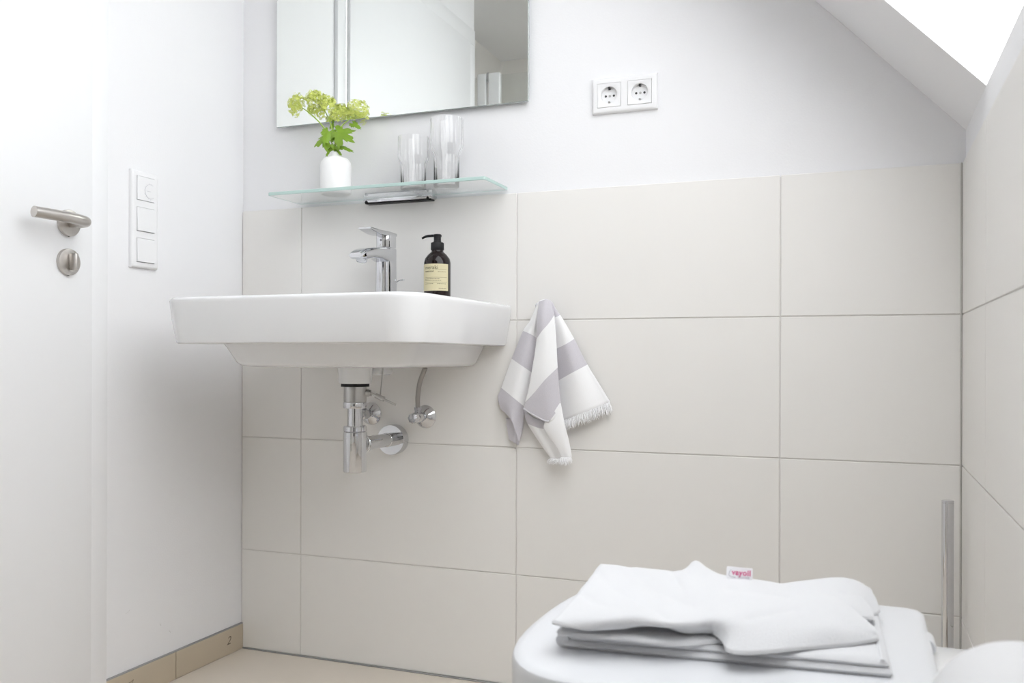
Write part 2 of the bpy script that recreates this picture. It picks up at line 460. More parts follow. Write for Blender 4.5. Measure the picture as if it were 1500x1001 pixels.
def rosette(bm, y, z):
    lathe(bm, (XD + 0.0002, y, z), (1, 0, 0), [(0.0274, 0), (0.0274, 0.0066), (0.0267, 0.0076), (0.0235, 0.0085), (0.0, 0.0086)], 48, cap1=False)
hd = thing('door_handle', (XD, HY, HZ), parent=dr)
b = B(); rosette(b, HY, HZ); obj('rose', b, STEEL, parent=hd, smooth=35)
b = B()
lathe(b, (XD + 0.0086, HY, HZ), (1, 0, 0), [(0.0098, 0), (0.0098, 0.03)], 24)
path = [(XD + 0.03, HY + 0.003, HZ), (XD + 0.045, HY + 0.0025, HZ + 0.0), (XD + 0.0535, HY - 0.008, HZ + 0.0), (XD + 0.057, HY - 0.03, HZ + 0.001), (XD + 0.055, HY - 0.065, HZ + 0.002), (XD + 0.046, HY - 0.122, HZ + 0.003)]
tube(b, path, 0.0110, 20, 8)
obj('lever', b, STEEL, parent=hd, smooth=50)
b = B(); lathe(b, (XD + 0.003, HY, HZ - 0.0277), (0, 0, -1), [(0.0018, 0), (0.0018, 0.0008)], 12); obj('set_screw', b, BLACKP, parent=hd)
lk = thing('thumb_turn', (XD, TP.y, TP.z), parent=dr)
b = B(); rosette(b, TP.y, TP.z); obj('rose', b, STEEL, parent=lk, smooth=35)
b = B()
box(b, (XD + 0.0085, TP.y - 0.0045, TP.z - 0.0175), (XD + 0.0275, TP.y + 0.0045, TP.z + 0.0175), 0.003, 3)
obj('turn_knob', b, STEEL, parent=lk, smooth=40)
b = B(); lathe(b, (XD + 0.003, TP.y, TP.z - 0.0277), (0, 0, -1), [(0.0018, 0), (0.0018, 0.0008)], 12); obj('set_screw', b, BLACKP, parent=lk)

# shower screen, seen in the mirror
sh = thing('shower_screen', (-0.82, -1.80, 0), 'framed glass shower screen standing in the niche, seen in the mirror', 'shower screen')
for x0, x1 in ((-1.088, -1.068), (-0.862, -0.822), (-0.808, -0.755)):
    obj('post', box(B(), (x0, -1.815, 0.001), (x1, -1.785, 2.07), 0.002, 1), BRUSHED, parent=sh)
obj('glass_pane', box(B(), (-1.066, -1.803, 0.002), (-0.864, -1.797, 2.06)), PANE, parent=sh)
obj('glass_pane', box(B(), (-0.753, -1.803, 0.002), (-0.25, -1.797, 2.06)), PANE, parent=sh)
obj('hinge', box(B(), (-0.8215, -1.81, 2.03), (-0.8085, -1.79, 2.075), 0.002, 1), CHROME, parent=sh)

# added dark radiator behind the camera, there only to streak the chrome
rd = thing('streak_prop', (0.58, YF, 0.25), 'added dark slatted radiator on the wall behind the camera, reflected in the chrome', 'prop')
for x0 in (0.30, 0.82):
    obj('upright', box(B(), (x0, YF + 0.04, 0.25), (x0 + 0.04, YF + 0.07, 1.27), 0.006, 2), ANTH, parent=rd, smooth=30)
for k in range(17):
    obj('rail', box(B(), (0.341, YF + 0.045, 0.27 + 0.0585 * k), (0.819, YF + 0.065, 0.27 + 0.0585 * k + 0.048), 0.004, 1), ANTH, parent=rd, smooth=30)
for x0 in (0.31, 0.83):
    for z0 in (0.4, 1.1):
        obj('wall_bracket', box(B(), (x0, YF + 0.0005, z0), (x0 + 0.02, YF + 0.041, z0 + 0.02)), ANTH, parent=rd)

# ------------------------------------------------------------------ washbasin
XC = -0.317
ws = thing('washbasin', (XC, 0, 0.81), 'white rectangular wall-hung ceramic washbasin under the mirror', 'washbasin')
X0, X1, YFR = -0.628, -0.013, -0.500
ZB, ZT = 0.8115, 0.907
def ring(ins, z, rf, back=-0.0005):
    return rrect(X0 + ins, X1 - ins, YFR + ins, back, rf, 0.004, z)
b = B()
rings = []
# bowl underside upwards to the slab's lower edge
def bowl(ix, iy, r, z): return rrect(-0.552 + ix, -0.082 - ix, -0.425 + iy, -0.0006, r, 0.006, z)
rings += [bowl(0.14, 0.15, 0.03, 0.7585), bowl(0.045, 0.06, 0.05, 0.7605), bowl(0.028, 0.036, 0.06, 0.764), bowl(0.021, 0.028, 0.065, 0.770), bowl(0.004, 0.008, 0.075, 0.803), bowl(0.0, 0.0, 0.08, 0.8105)]
rings += [ring(0.0175, 0.8105, 0.052), ring(0.0140, 0.8125, 0.056), ring(0.0125, 0.817, 0.058), ring(0.004, 0.862, 0.066), ring(0.0005, 0.895, 0.070), ring(0.0, 0.9005, 0.070), ring(0.0012, 0.9045, 0.069), ring(0.004, 0.9068, 0.067), ring(0.010, 0.9078, 0.062)]
def inner(i, yb, z, r): return rrect(X0 + 0.022 + i, X1 - 0.022 - i, YFR + 0.022 + i, yb, r, 0.03, z)
rings += [inner(0.0, -0.135, 0.9074, 0.05), inner(0.004, -0.139, 0.9045, 0.05), inner(0.014, -0.15, 0.880, 0.055), inner(0.05, -0.18, 0.815, 0.07), inner(0.12, -0.23, 0.795, 0.06)]
loft(b, rings)
obj('basin', b, CERAMIC, parent=ws, smooth=38)
YD = -0.20
kz = lambda py: CAM.z - (py - 526.3) * 0.001572
b = B(); lathe(b, (XC - 0.004, YD, kz(563)), (0, 0, 1), [(0.037, 0), (0.0385, 0.004), (0.0385, 0.02), (0.041, kz(541) - kz(563) + 0.006)], 40)
t_ = B(); box(t_, (XC + 0.016, YD + 0.022, 0.741), (XC + 0.050, YD + 0.085, 0.762), 0.008, 2); merge(b, t_)
obj('outlet_boss', b, CERAMIC, parent=ws, smooth=40)

# ------------------------------------------------------------------ trap under the basin
XT = XC - 0.004
tr = thing('bottle_trap', (XT, YD, kz(692)), 'chrome bottle trap with wall pipe hanging under the washbasin', 'drain trap')
def cyl(name, segs, m_, parent, n=40):
    bm = B(); z0 = segs[0][1]
    lathe(bm, (XT, YD, z0), (0, 0, 1), [(r, z - z0) for r, z in segs], n)
    return obj(name, bm, m_, parent=parent, smooth=35)
cyl('gasket', [(0.0325, kz(567.5)), (0.0325, kz(563) - 0.0003)], RUBBER, tr)
cyl('waste_body', [(0.0255, kz(590)), (0.026, kz(588)), (0.026, kz(567.8))], MATTCHROME, tr)
cyl('coupling_nut', [(0.0262, kz(599)), (0.0272, kz(598)), (0.0272, kz(592)), (0.0262, kz(590.3))], CHROME, tr)
cyl('dip_tube', [(0.0175, kz(626)), (0.0175, kz(599.3))], CHROME, tr)
cyl('cap_ring', [(0.0256, kz(633)), (0.0266, kz(632.3)), (0.0266, kz(626)), (0.0250, kz(624.8)), (0.018, kz(624.6))], CHROME, tr)
cyl('trap_cup', [(0.0258, kz(692)), (0.0268, kz(691)), (0.0268, kz(634)), (0.0260, kz(633.4))], CHROME, tr)
FP = at_y(578, 643.5, 0.0)
ZP = FP.z + 0.002
b = B(); lathe(b, (XT, YD + 0.022, ZP), (0, 1, 0), [(0.0185, 0), (0.0225, 0.002), (0.0225, 0.008), (0.0205, 0.010), (0.0225, 0.012), (0.0225, 0.018), (0.0165, 0.020)], 36)
obj('outlet_nut', b, CHROME, parent=tr, smooth=35)
b = B(); lathe(b, (XT, YD + 0.03, ZP), (0, 1, 0), [(0.0165, 0), (0.0165, 0.115), (0.0175, 0.116), (0.0175, 0.155), (0.0165, 0.156), (0.0165, 0.169)], 36)
obj('wall_pipe', b, CHROME, parent=tr, smooth=35)
b = B(); lathe(b, (FP.x + 0.002, -0.0004, FP.z), (0, -1, 0), [(0.0375, 0), (0.0375, 0.024), (0.0365, 0.0255), (0.0172, 0.026)], 48)
obj('wall_rosette', b, CHROME, parent=tr, smooth=35)
# pop-up linkage
LZ = kz(577)
b = B()
lathe(b, (XT + 0.022, YD + 0.008, LZ), (1, 0.3, 0), [(0.0085, 0), (0.0085, 0.008), (0.007, 0.009), (0.007, 0.014)], 20)
obj('linkage_nut', b, MATTCHROME, parent=tr, smooth=35)
b = B()
tube(b, [(XT + 0.034, YD + 0.012, LZ), (XT + 0.096, YD + 0.018, LZ - 0.026)], 0.0026, 10, 0)
obj('linkage_rod', b, MATTCHROME, parent=tr, smooth=60)
b = B()
lathe(b, (XT + 0.046, YD + 0.0145, LZ - 0.0055), (0.9, 0.09, -0.36), [(0.006, 0), (0.006, 0.022)], 16)
tube(b, [(XT + 0.057, YD + 0.016, LZ - 0.004), (XT + 0.0595, YD + 0.0175, 0.72), (XT + 0.061, YD + 0.02, 0.7578)], 0.002, 8, 4)
obj('lift_rod', b, MATTCHROME, parent=tr, smooth=40)

# ------------------------------------------------------------------ angle valves
def valve(px, py, label, hose_pts, knob):
    p = at_y(px, py, 0.0)
    v = thing('angle_valve', (p.x, 0, p.z), label, 'valve', 'angle valves under the washbasin')
    b = B(); lathe(b, (p.x, -0.0004, p.z), (0, -1, 0), [(0.0285, 0), (0.0285, 0.002), (0.026, 0.0045), (0.012, 0.0165), (0.0095, 0.017)], 40)
    obj('escutcheon', b, CHROME, parent=v, smooth=30)
    b = B()
    lathe(b, (p.x, -0.016, p.z), (0, -1, 0), [(0.0095, 0), (0.0095, 0.010), (0.0125, 0.012), (0.0125, 0.034), (0.009, 0.036)], 24)
    lathe(b, (p.x, -0.042, p.z + 0.006), (0, 0, 1), [(0.0095, 0), (0.0095, 0.012), (0.0105, 0.0125), (0.0105, 0.019), (0.0075, 0.020)], 6)
    obj('valve_body', b, CHROME, parent=v, smooth=30)
    b = B()
    if knob:
        fl_ = lambda k, t: 1 + (0.07 if k in (1, 2) else 0) * math.cos(8 * t)
        lathe(b, (p.x, -0.053, p.z), (0, -1, 0), [(0.0085, 0), (0.012, 0.002), (0.0125, 0.017), (0.0105, 0.0195)], 48, mod=fl_)
        obj('knob', b, CHROME, parent=v, smooth=40)
    else:
        fl_ = lambda k, t: 1 + (0.07 if k in (1, 2) else 0) * math.cos(8 * t)
        lathe(b, (p.x, -0.053, p.z), (0, -1, 0), [(0.0085, 0), (0.0115, 0.002), (0.0115, 0.015), (0.0095, 0.017)], 48, mod=fl_)
        obj('knob', b, CHROME, parent=v, smooth=40)
    b = B(); tube(b, hose_pts(p), 0.0058, 12, 8)
    obj('supply_hose', b, BRAID, parent=v, smooth=60)
valve(623.5, 610.5, 'chrome angle valve on the tiles with a grey hose, right of the drain pipe',
      lambda p: [(p.x, -0.042, p.z + 0.0235), (p.x - 0.0005, -0.042, p.z + 0.05), (p.x + 0.006, -0.044, p.z + 0.085), (p.x + 0.018, -0.05, 0.745), (p.x + 0.026, -0.055, 0.7582)], True)
valve(544, 606, 'chrome angle valve on the tiles half hidden behind the drain trap',
      lambda p: [(p.x, -0.042, p.z + 0.0235), (p.x - 0.001, -0.042, p.z + 0.05), (p.x - 0.004, -0.044, p.z + 0.09), (p.x - 0.006, -0.045, 0.7582)], False)

# ------------------------------------------------------------------ faucet
fy, fz = -0.066, 0.9075
fa = thing('faucet', (XC, fy, fz), 'chrome single-lever mixer tap standing on the washbasin', 'faucet')
def rsec(cx, cy, w_, d_, r, z): return rrect(cx - w_ / 2, cx + w_ / 2, cy - d_ / 2, cy + d_ / 2, r, min(r, 0.012), z, 6)
b = B()
loft(b, [rsec(XC, fy, 0.050, 0.052, 0.024, fz + 0.0002), rsec(XC, fy, 0.049, 0.051, 0.023, fz + 0.004), rsec(XC, fy, 0.0455, 0.048, 0.021, fz + 0.03), rsec(XC, fy, 0.044, 0.047, 0.020, 1.02), rsec(XC, fy, 0.044, 0.047, 0.020, 1.0465), rsec(XC, fy, 0.042, 0.045, 0.019, 1.048)])
obj('tap_body', b, CHROME, parent=fa, smooth=30)
# spout: sections swept forward from the body
def ysec(y, zc, w_, h_, r):
    out = []
    for sx_, sz_, a0 in ((1, 1, 0), (-1, 1, 90), (-1, -1, 180), (1, -1, 270)):
        for k in range(6):
            t = R(a0 + 18 * k)
            out.append(Vector((XC + sx_ * (w_ / 2 - r) + r * math.cos(t), y, zc + sz_ * (h_ / 2 - r) + r * math.sin(t))))
    return out
b = B()
loft(b, [ysec(fy - 0.000, 1.030, 0.043, 0.034, 0.008), ysec(fy - 0.022, 1.030, 0.043, 0.034, 0.008), ysec(fy - 0.045, 1.0315, 0.042, 0.026, 0.008), ysec(fy - 0.085, 1.028, 0.041, 0.024, 0.008), ysec(fy - 0.116, 1.022, 0.041, 0.025, 0.009), ysec(fy - 0.134, 1.018, 0.038, 0.018, 0.008), ysec(fy - 0.141, 1.017, 0.033, 0.010, 0.0048)])
obj('spout', b, CHROME, parent=fa, smooth=40)
b = B(); lathe(b, (XC, fy - 0.113, 1.013), (0, -0.3, -1), [(0.0135, 0), (0.0135, 0.006), (0.0115, 0.0085), (0.0110, 0.0075), (0.0, 0.0075)], 32, cap1=False)
obj('aerator', b, CHROME, parent=fa, smooth=35)
b = B()
loft(b, [rsec(XC, fy, 0.042, 0.045, 0.019, 1.0495), rsec(XC, fy, 0.0425, 0.0455, 0.019, 1.051), rsec(XC, fy, 0.0425, 0.0455, 0.019, 1.076), rsec(XC, fy, 0.0415, 0.0445, 0.018, 1.082), rsec(XC, fy, 0.038, 0.041, 0.016, 1.0845)])
obj('lever_head', b, CHROME, parent=fa, smooth=30)
b = B()
loft(b, [ysec(fy + 0.021, 1.0825, 0.040, 0.008, 0.003), ysec(fy - 0.010, 1.0825, 0.041, 0.010, 0.004), ysec(fy - 0.035, 1.081, 0.040, 0.012, 0.0045), ysec(fy - 0.060, 1.081, 0.038, 0.010, 0.0035), ysec(fy - 0.088, 1.0835, 0.036, 0.006, 0.0025), ysec(fy - 0.100, 1.0845, 0.033, 0.0035, 0.0015)])
obj('lever', b, CHROME, parent=fa, smooth=45)
b = B(); lathe(b, (XC, fy - 0.0225, 1.066), (0, -1, 0), [(0.0028, 0), (0.0028, 0.0008)], 16); obj('temperature_dot', b, GREYINK, parent=fa)
b = B()
q = [at_y(576, 427, -0.034), at_y(580, 419, -0.034), at_y(583.5, 412, -0.034), at_y(592, 410, -0.034)]
q[0].z = fz + 0.0005; q[0].x = q[1].x - 0.004
tube(b, q, 0.0017, 10, 5)
obj('pop_up_rod', b, CHROME, parent=fa, smooth=60)

# ------------------------------------------------------------------ soap bottle
SY = -0.088
sp_ = at_y(640.5, 430, SY); SX = sp_.x; SZ = 0.9078
so = thing('soap_bottle', (SX, SY, SZ), 'dark amber pump bottle with cream label on the washbasin rim', 'soap bottle')
RB = 0.0315
zz = lambda py: CAM.z + (526.3 - py) * 0.001606
b = B(); lathe(b, (SX, SY, SZ + 0.0002), (0, 0, 1), [(RB - 0.003, 0), (RB, 0.003), (RB, zz(386) - SZ), (RB - 0.002, zz(380.5) - SZ), (RB - 0.009, zz(374.5) - SZ), (0.0145, zz(370) - SZ), (0.0135, zz(367) - SZ), (0.0135, zz(365) - SZ)], 48)
obj('bottle_body', b, AMBER, parent=so, smooth=30)
rib = lambda k, t: 1 + (0.02 * math.cos(30 * t) if k in (1, 2) else 0)
b = B(); lathe(b, (SX, SY, zz(367.5)), (0, 0, 1), [(0.0145, 0), (0.0152, 0.001), (0.0152, 0.0165), (0.0142, 0.018), (0.0105, 0.0185)], 120, mod=rib)
obj('screw_collar', b, BLACKP, parent=so, smooth=40)
b = B()
zc = zz(367.5) + 0.0186
lathe(b, (SX, SY, zc), (0, 0, 1), [(0.0092, 0), (0.0092, 0.003), (0.0086, 0.0035), (0.0086, 0.0125), (0.0100, 0.013), (0.0100, 0.0175), (0.0085, 0.019)], 28)
_t = (at_y(619.5, 347, SY) - Vector((SX, SY, 0))); zn = zc + 0.0155
tube(b, [(SX + 0.004, SY, zn), (SX - 0.014, SY - 0.003, zn + 0.0005), (SX - 0.027, SY - 0.006, zn - 0.001), (SX - 0.036, SY - 0.008, zn - 0.0055)], [0.0042, 0.004, 0.0036, 0.003], 12, 6, flat=0.8)
obj('pump_head', b, BLACKP, parent=so, smooth=40)
az = math.atan2(CAM.y - SY, CAM.x - SX)
aL, aR = az - R(82), az + R(52)
zl0, zl1 = zz(428), zz(389)
RL = RB + 0.0003
b = B()
n = 28
v0 = [[b.verts.new((SX + r_ * math.cos(aL + (aR - aL) * i / n), SY + r_ * math.sin(aL + (aR - aL) * i / n), z)) for i in range(n + 1)] for r_ in (RB + 0.00005, RL) for z in (zl0, zl1)]
for a_, c_ in ((2, 3), (3, 1), (1, 0), (0, 2)):
    for i in range(n): b.faces.new((v0[a_][i], v0[a_][i + 1], v0[c_][i + 1], v0[c_][i]))
lb = obj('paper_label', b, PAPERL, parent=so, smooth=30)
def on_label(ax, zrow):
    def f(v):
        a_ = aL + R(ax) + v.x / RL
        r_ = RL + 0.0001 + v.z
        return Vector((SX + r_ * math.cos(a_), SY + r_ * math.sin(a_), zrow + v.y))
    return f
lh = zl1 - zl0
for txt, sz, ax, fr, bd in (('meraki', 0.0128, 22, 0.80, 0.0), ('HAND SOAP', 0.0044, 22, 0.695, 0.00012)):
    obj('lettering', lettering(txt, sz, on_label(ax, zl0 + lh * fr), 0.00006, bold=bd), INK, parent=lb)
b = B()
def rule(bm, a0, a1, fr, th=0.0005):
    k = 14
    L_ = [[bm.verts.new((SX + (RL + 0.0002) * math.cos(aL + R(a0 + (a1 - a0) * i / k)), SY + (RL + 0.0002) * math.sin(aL + R(a0 + (a1 - a0) * i / k)), zl0 + lh * fr + s_ * th / 2)) for i in range(k + 1)] for s_ in (-1, 1)]
    for i in range(k): bm.faces.new((L_[0][i], L_[0][i + 1], L_[1][i + 1], L_[1][i]))
rule(b, 72, 124, 0.80); rule(b, 20, 126, 0.50); rule(b, 20, 126, 0.32)
for fr, a1 in ((0.44, 90), (0.385, 94)): 
    a0 = 22
    while a0 < a1: 
        wd = random.uniform(3, 9); rule(b, a0, a0 + wd, fr, 0.0011); a0 += wd + 2.2
for a0, a1, fr in ((84, 120, 0.70), (22, 66, 0.26), (82, 118, 0.26), (88, 124, 0.09)):
    while a0 < a1:
        wd = random.uniform(3, 8); rule(b, a0, a0 + wd, fr, 0.0010); a0 += wd + 2.2
obj('printed_rules', b, INK, parent=lb, recalc=True)

# ------------------------------------------------------------------ mirror
mz0 = at_y(773.5, 148, -0.012).z; mx0 = at_y(405, 120, -0.012).x; mx1 = at_y(773.7, 100, -0.012).x
mi = thing('wall_mirror', ((mx0 + mx1) / 2, 0, mz0), 'frameless rectangular mirror on the white wall above the glass shelf', 'mirror')
obj('mirror_edge', box(B(), (mx0, -0.0117, mz0), (mx1, -0.0065, 2.06), 0.0006, 1), MEDGE, parent=mi)
obj('mirror_glass', box(B(), (mx0 + 0.001, -0.0122, mz0 + 0.001), (mx1 - 0.001, -0.0118, 2.059)), MIRROR, parent=mi)
obj('mounting_plate', box(B(), (mx0 + 0.08, -0.0064, mz0 + 0.05), (mx1 - 0.08, 0.0058, 2.0)), GREYGAP, parent=mi)

# ------------------------------------------------------------------ glass shelf
SHZ = 1.190; GT = 0.008
SX0, SX1, SYF = -0.606, -0.0225, -0.142
gs = thing('glass_shelf', (XC, 0, SHZ - GT), 'clear greenish glass shelf on a chrome bracket below the mirror', 'shelf')
b = B()
rr = lambda ins, z: rrect(SX0 + ins, SX1 - ins, SYF + ins, -0.003 - ins, 0.006, 0.002, z, 4)
loft(b, [rr(0.001, SHZ - GT), rr(0, SHZ - GT + 0.001), rr(0, SHZ - 0.001), rr(0.001, SHZ)])
b.faces.ensure_lookup_table()
for f in b.faces:
    f.material_index = 0 if abs(f.normal.z) > 0.9 or len(f.verts) > 4 else 1
obj('glass_plate', b, [SHELFG, SHELFE], parent=gs)
bl, br = at_y(533, 292, -0.02), at_y(634, 284, -0.02)
b = B()
box(b, (bl.x, -0.024, SHZ - GT - 0.0112), (br.x, 0.0056, SHZ - GT - 0.0006), 0.003, 2)
obj('bracket', b, CHROME, parent=gs, smooth=40)
b = B(); box(b, (bl.x + 0.004, -0.022, SHZ - GT - 0.0138), (br.x - 0.004, 0.0, SHZ - GT - 0.0113), 0.001, 1)
obj('clamp_strip', b, BLACKP, parent=gs)
for xq in (bl.x + 0.009, br.x - 0.012):
    b = B(); lathe(b, (xq, -0.0225, SHZ - GT - 0.0095), (0, -0.7, -0.7), [(0.0040, -0.002), (0.0040, 0.002), (0.003, 0.0028)], 16)
    obj('screw_cap', b, BLACKP, parent=gs, smooth=40)

# ------------------------------------------------------------------ tumblers on the shelf
def tumbler(px, pyb, pyt, wtop, wbase, label):
    p = at_z(px, pyb, SHZ); y_ = max(min(p.y, -0.045), -0.1); p = at_y(px, pyb, y_)
    dep = (p - CAM).dot(_f0); k = dep / F_PX
    H = (pyb - pyt) * k - 0.002; rt, rb_ = wtop * k / 2, wbase * k / 2
    t = thing('tumbler', (p.x, y_, SHZ), label, 'tumbler', 'glass tumblers on the shelf')
    b = B(); z0 = SHZ + 0.0003
    outer = [(rb_ - 0.002, 0), (rb_, 0.002), (rb_, 0.40 * H), (rb_ + 0.0005, 0.46 * H), (rt - 0.001, 0.56 * H), (rt, 0.60 * H), (rt, H - 0.002), (rt - 0.0006, H)]
    th = 0.0011
    inner_ = [(rt - th, H), (rt - th - 0.0002, H - 0.002), (rt - th, 0.605 * H), (rt - th - 0.001, 0.565 * H), (rb_ + 0.0002 - th, 0.465 * H), (rb_ - th, 0.40 * H), (rb_ - th, 0.0042), (rb_ - th - 0.004, 0.0034)]
    pr = outer + inner_
    fl_ = lambda kk, t_: 1 + (0.030 * (abs(math.cos(8 * t_)) - 0.6) if 0 < kk < 7 else (0.030 * (abs(math.cos(8 * t_)) - 0.6) if 9 <= kk < 15 else 0))
    lathe(b, (p.x, y_, z0), (0, 0, 1), pr, 128, mod=fl_)
    obj('glass_body', b, CLEAR, parent=t, smooth=50)
    return t
tumbler(605.5, 275, 200, 45, 37, 'shorter fluted clear glass tumbler, left of the two on the glass shelf')
tumbler(654, 271.5, 173, 48, 37, 'taller fluted clear glass tumbler, right of the two on the glass shelf')

# ------------------------------------------------------------------ vase and green sprigs
VY = -0.085
vp = at_y(492, 250, VY)
VX = vp.x; VZ = SHZ + 0.0003
va = thing('bud_vase', (VX, VY, SHZ), 'small matte white bottle vase standing on the glass shelf', 'vase')
vk = (vp - CAM).dot(_f0) / F_PX
vz = lambda py: CAM.z + (526.5 - py) * vk
b = B()
rv = 22.5 * vk
pr = [(rv - 0.004, 0), (rv, 0.004), (rv, vz(246) - VZ), (rv - 0.0015, vz(240) - VZ), (rv - 0.008, vz(234.5) - VZ), (0.014, vz(231.5) - VZ), (0.0105, vz(229.5) - VZ), (0.0098, vz(226) - VZ), (0.0095, vz(224.5) - VZ), (0.0075, vz(224.5) - VZ), (0.0075, vz(232) - VZ), (rv - 0.01, vz(240) - VZ), (rv - 0.006, vz(250) - VZ), (rv - 0.006, 0.006)]
lathe(b, (VX, VY, VZ), (0, 0, 1), pr, 48)
obj('vase_body', b, VASEM, parent=va, smooth=40)
MOUTH = Vector((VX, VY, vz(224.5)))
def leaf(base, tip, wid, nrm, lobes=3, droop=0.25):
    base, tip, nrm = Vector(base), Vector(tip), Vector(nrm)
    d = tip - base; L_ = d.length; d.normalize()
    s_ = d.cross(nrm).normalized(); nn = s_.cross(d)
    b = B(); n = 60; ctr = b.verts.new(base + d * 0.02 * L_)
    rg = []
    c0 = base + d * L_ * 0.30
    for q in (0.5, 1.0):
        r_ = []
        for i in range(n):
            th = 2 * math.pi * i / n
            lob = 0.52 + 0.48 * abs(math.cos(lobes * th / 2)) ** 1.2
            ser = 1 - 0.20 * ((i * 1.0) % 4) / 3
            rad = lob * ser
            if abs(abs(th - math.pi)) < 0.35: rad *= 0.55
            x = math.cos(th) * rad * L_ * 0.62 + L_ * 0.38; y_ = math.sin(th) * rad * wid * 0.5
            x, y_ = L_ * 0.3 + (x - L_ * 0.3) * q, y_ * q
            dz = -droop * (y_ * y_ / max(wid, 1e-4) * 2.0 + max(x, 0) ** 2 / L_ * 0.5)
            r_.append(b.verts.new(base + d * x + s_ * y_ + nn * dz))
        rg.append(r_)
    b.verts.remove(ctr); ctr = b.verts.new(c0)
    for i in range(n):
        j = (i + 1) % n
        b.faces.new((ctr, rg[0][i], rg[0][j])); b.faces.new((rg[0][i], rg[1][i], rg[1][j], rg[0][j]))
    return b
def floret(bm, c, nrm, r_):
    a, u, v = frame(nrm); ph = random.uniform(0, 6.28)
    cc = bm.verts.new(c)
    for k in range(5):
        t = ph + k * 2 * math.pi / 5
        def pt(dt, rr_, h): return bm.verts.new(c + (u * math.cos(t + dt) + v * math.sin(t + dt)) * rr_ * r_ + a * h * r_)
        p1, p2, p3 = pt(-0.42, 0.75, 0.25), pt(0, 1.05, 0.12), pt(0.42, 0.75, 0.25)
        bm.faces.new((cc, p1, p2)); bm.faces.new((cc, p2, p3))
def head(c, rx, rz, axis, n_, start, parent):
    """a domed cluster of five-petalled florets on fine stalks"""
    a, u, v = frame(axis); b = B()
    n_ = int(n_ * 1.9)
    lump = [(random.uniform(0, 6.28), random.uniform(0.75, 1.12)) for _ in range(7)]
    for i in range(n_):
        ph = math.acos(1 - 1.15 * (i + 0.5) / n_); th = i * 2.39996
        dirv = (a * math.cos(ph) + (u * math.cos(th) + v * math.sin(th)) * math.sin(ph))
        dirv = (dirv + Vector((random.uniform(-.25, .25), random.uniform(-.25, .25), random.uniform(-.25, .25)))).normalized()
        k = random.choice((0.55, 0.8, 0.95, 1.05)) * min(lump, key=lambda q: abs(math.remainder(q[0] - th, 6.2832)))[1]
        p = Vector(c) + a * (dirv.dot(a) - 0.45) * rx * 0.85 * k + u * dirv.dot(u) * rz * 1.12 * k + v * dirv.dot(v) * rz * 1.12 * k
        floret(b, p, (dirv + Vector((random.uniform(-.5, .5), random.uniform(-.5, .5), random.uniform(-.5, .5)))).normalized(), random.uniform(0.0034, 0.0052))
        if i % 8 == 0:
            tube(b, [Vector(start), Vector(start) * 0.4 + p * 0.6 - dirv * 0.001, p], 0.00045, 4, 0)
    obj('flower_head', b, BLOOM, parent=parent, kind='stuff', recalc=False)
def sprig(label, path_px, heads, leaves, dy):
    pts = [MOUTH + Vector((dy[0], dy[1], -0.03)), MOUTH + Vector((dy[0] * 0.6, dy[1] * 0.6, 0))] + [at_y(px, py, VY + oy) for px, py, oy in path_px]
    t = thing('viburnum_sprig', MOUTH + Vector((dy[0], dy[1], -0.03)), label, 'flower', 'green sprigs in the white vase')
    b = B(); tube(b, pts, [0.0017] * (len(pts) - 1) + [0.001], 8, 6)
    obj('stem', b, STEMM, parent=t, smooth=60)
    for px, py, oy, rx, rz, ax, n_ in heads:
        head(at_y(px, py, VY + oy), rx * vk, rz * vk, ax, n_, pts[-1], t)
    for b0, t0, wpx, nrm, lb_, dr_ in leaves:
        obj('leaf', leaf(at_y(*b0[:2], VY + b0[2]), at_y(*t0[:2], VY + t0[2]), wpx * vk, nrm, lb_, dr_), LEAFM, parent=t, smooth=60, recalc=False)
fc = (0.35, -0.8, 0.45)
sprig('lime green blossom sprig leaning far left out of the white vase', [(484, 205, 0.0), (472, 184, -0.005), (456, 168, -0.01), (443, 158, -0.012)],
      [(432, 152, -0.014, 18, 16, (-0.9, -0.3, 0.35), 90)],
      [((488, 196, -0.004), (457, 210, -0.03), 40, (0.25, -0.75, 0.6), 5, 0.5), ((488, 212, -0.006), (476, 230, -0.016), 10, (0.2, -0.9, 0.3), 3, 0.2)], (-0.003, 0.0))
sprig('tallest lime green blossom sprig with lobed leaves in middle of vase', [(489, 200, 0.002), (483, 178, 0.004), (475, 160, 0.004)],
      [(459, 141, 0.0, 17, 14, (-0.4, -0.3, 0.85), 80), (479, 150, -0.002, 22, 17, (0.25, -0.5, 0.8), 110), (456, 160, 0.0, 11, 8, (-0.6, -0.5, 0.3), 30), (468, 163, -0.004, 9, 9, (-0.1, -0.8, 0.3), 30)],
      [((487, 190, -0.010), (514, 201, -0.036), 40, (-0.1, -0.85, 0.5), 5, 0.5), ((484, 188, -0.008), (474, 208, -0.034), 30, (0.3, -0.9, 0.2), 3, 0.4), ((490, 215, -0.004), (500, 228, -0.012), 9, (-0.1, -0.9, 0.3), 3, 0.2), ((485, 190, 0.01), (489, 172, 0.012), 8, (0.2, -0.9, 0.1), 3, 0.2)], (0.0, 0.0035))
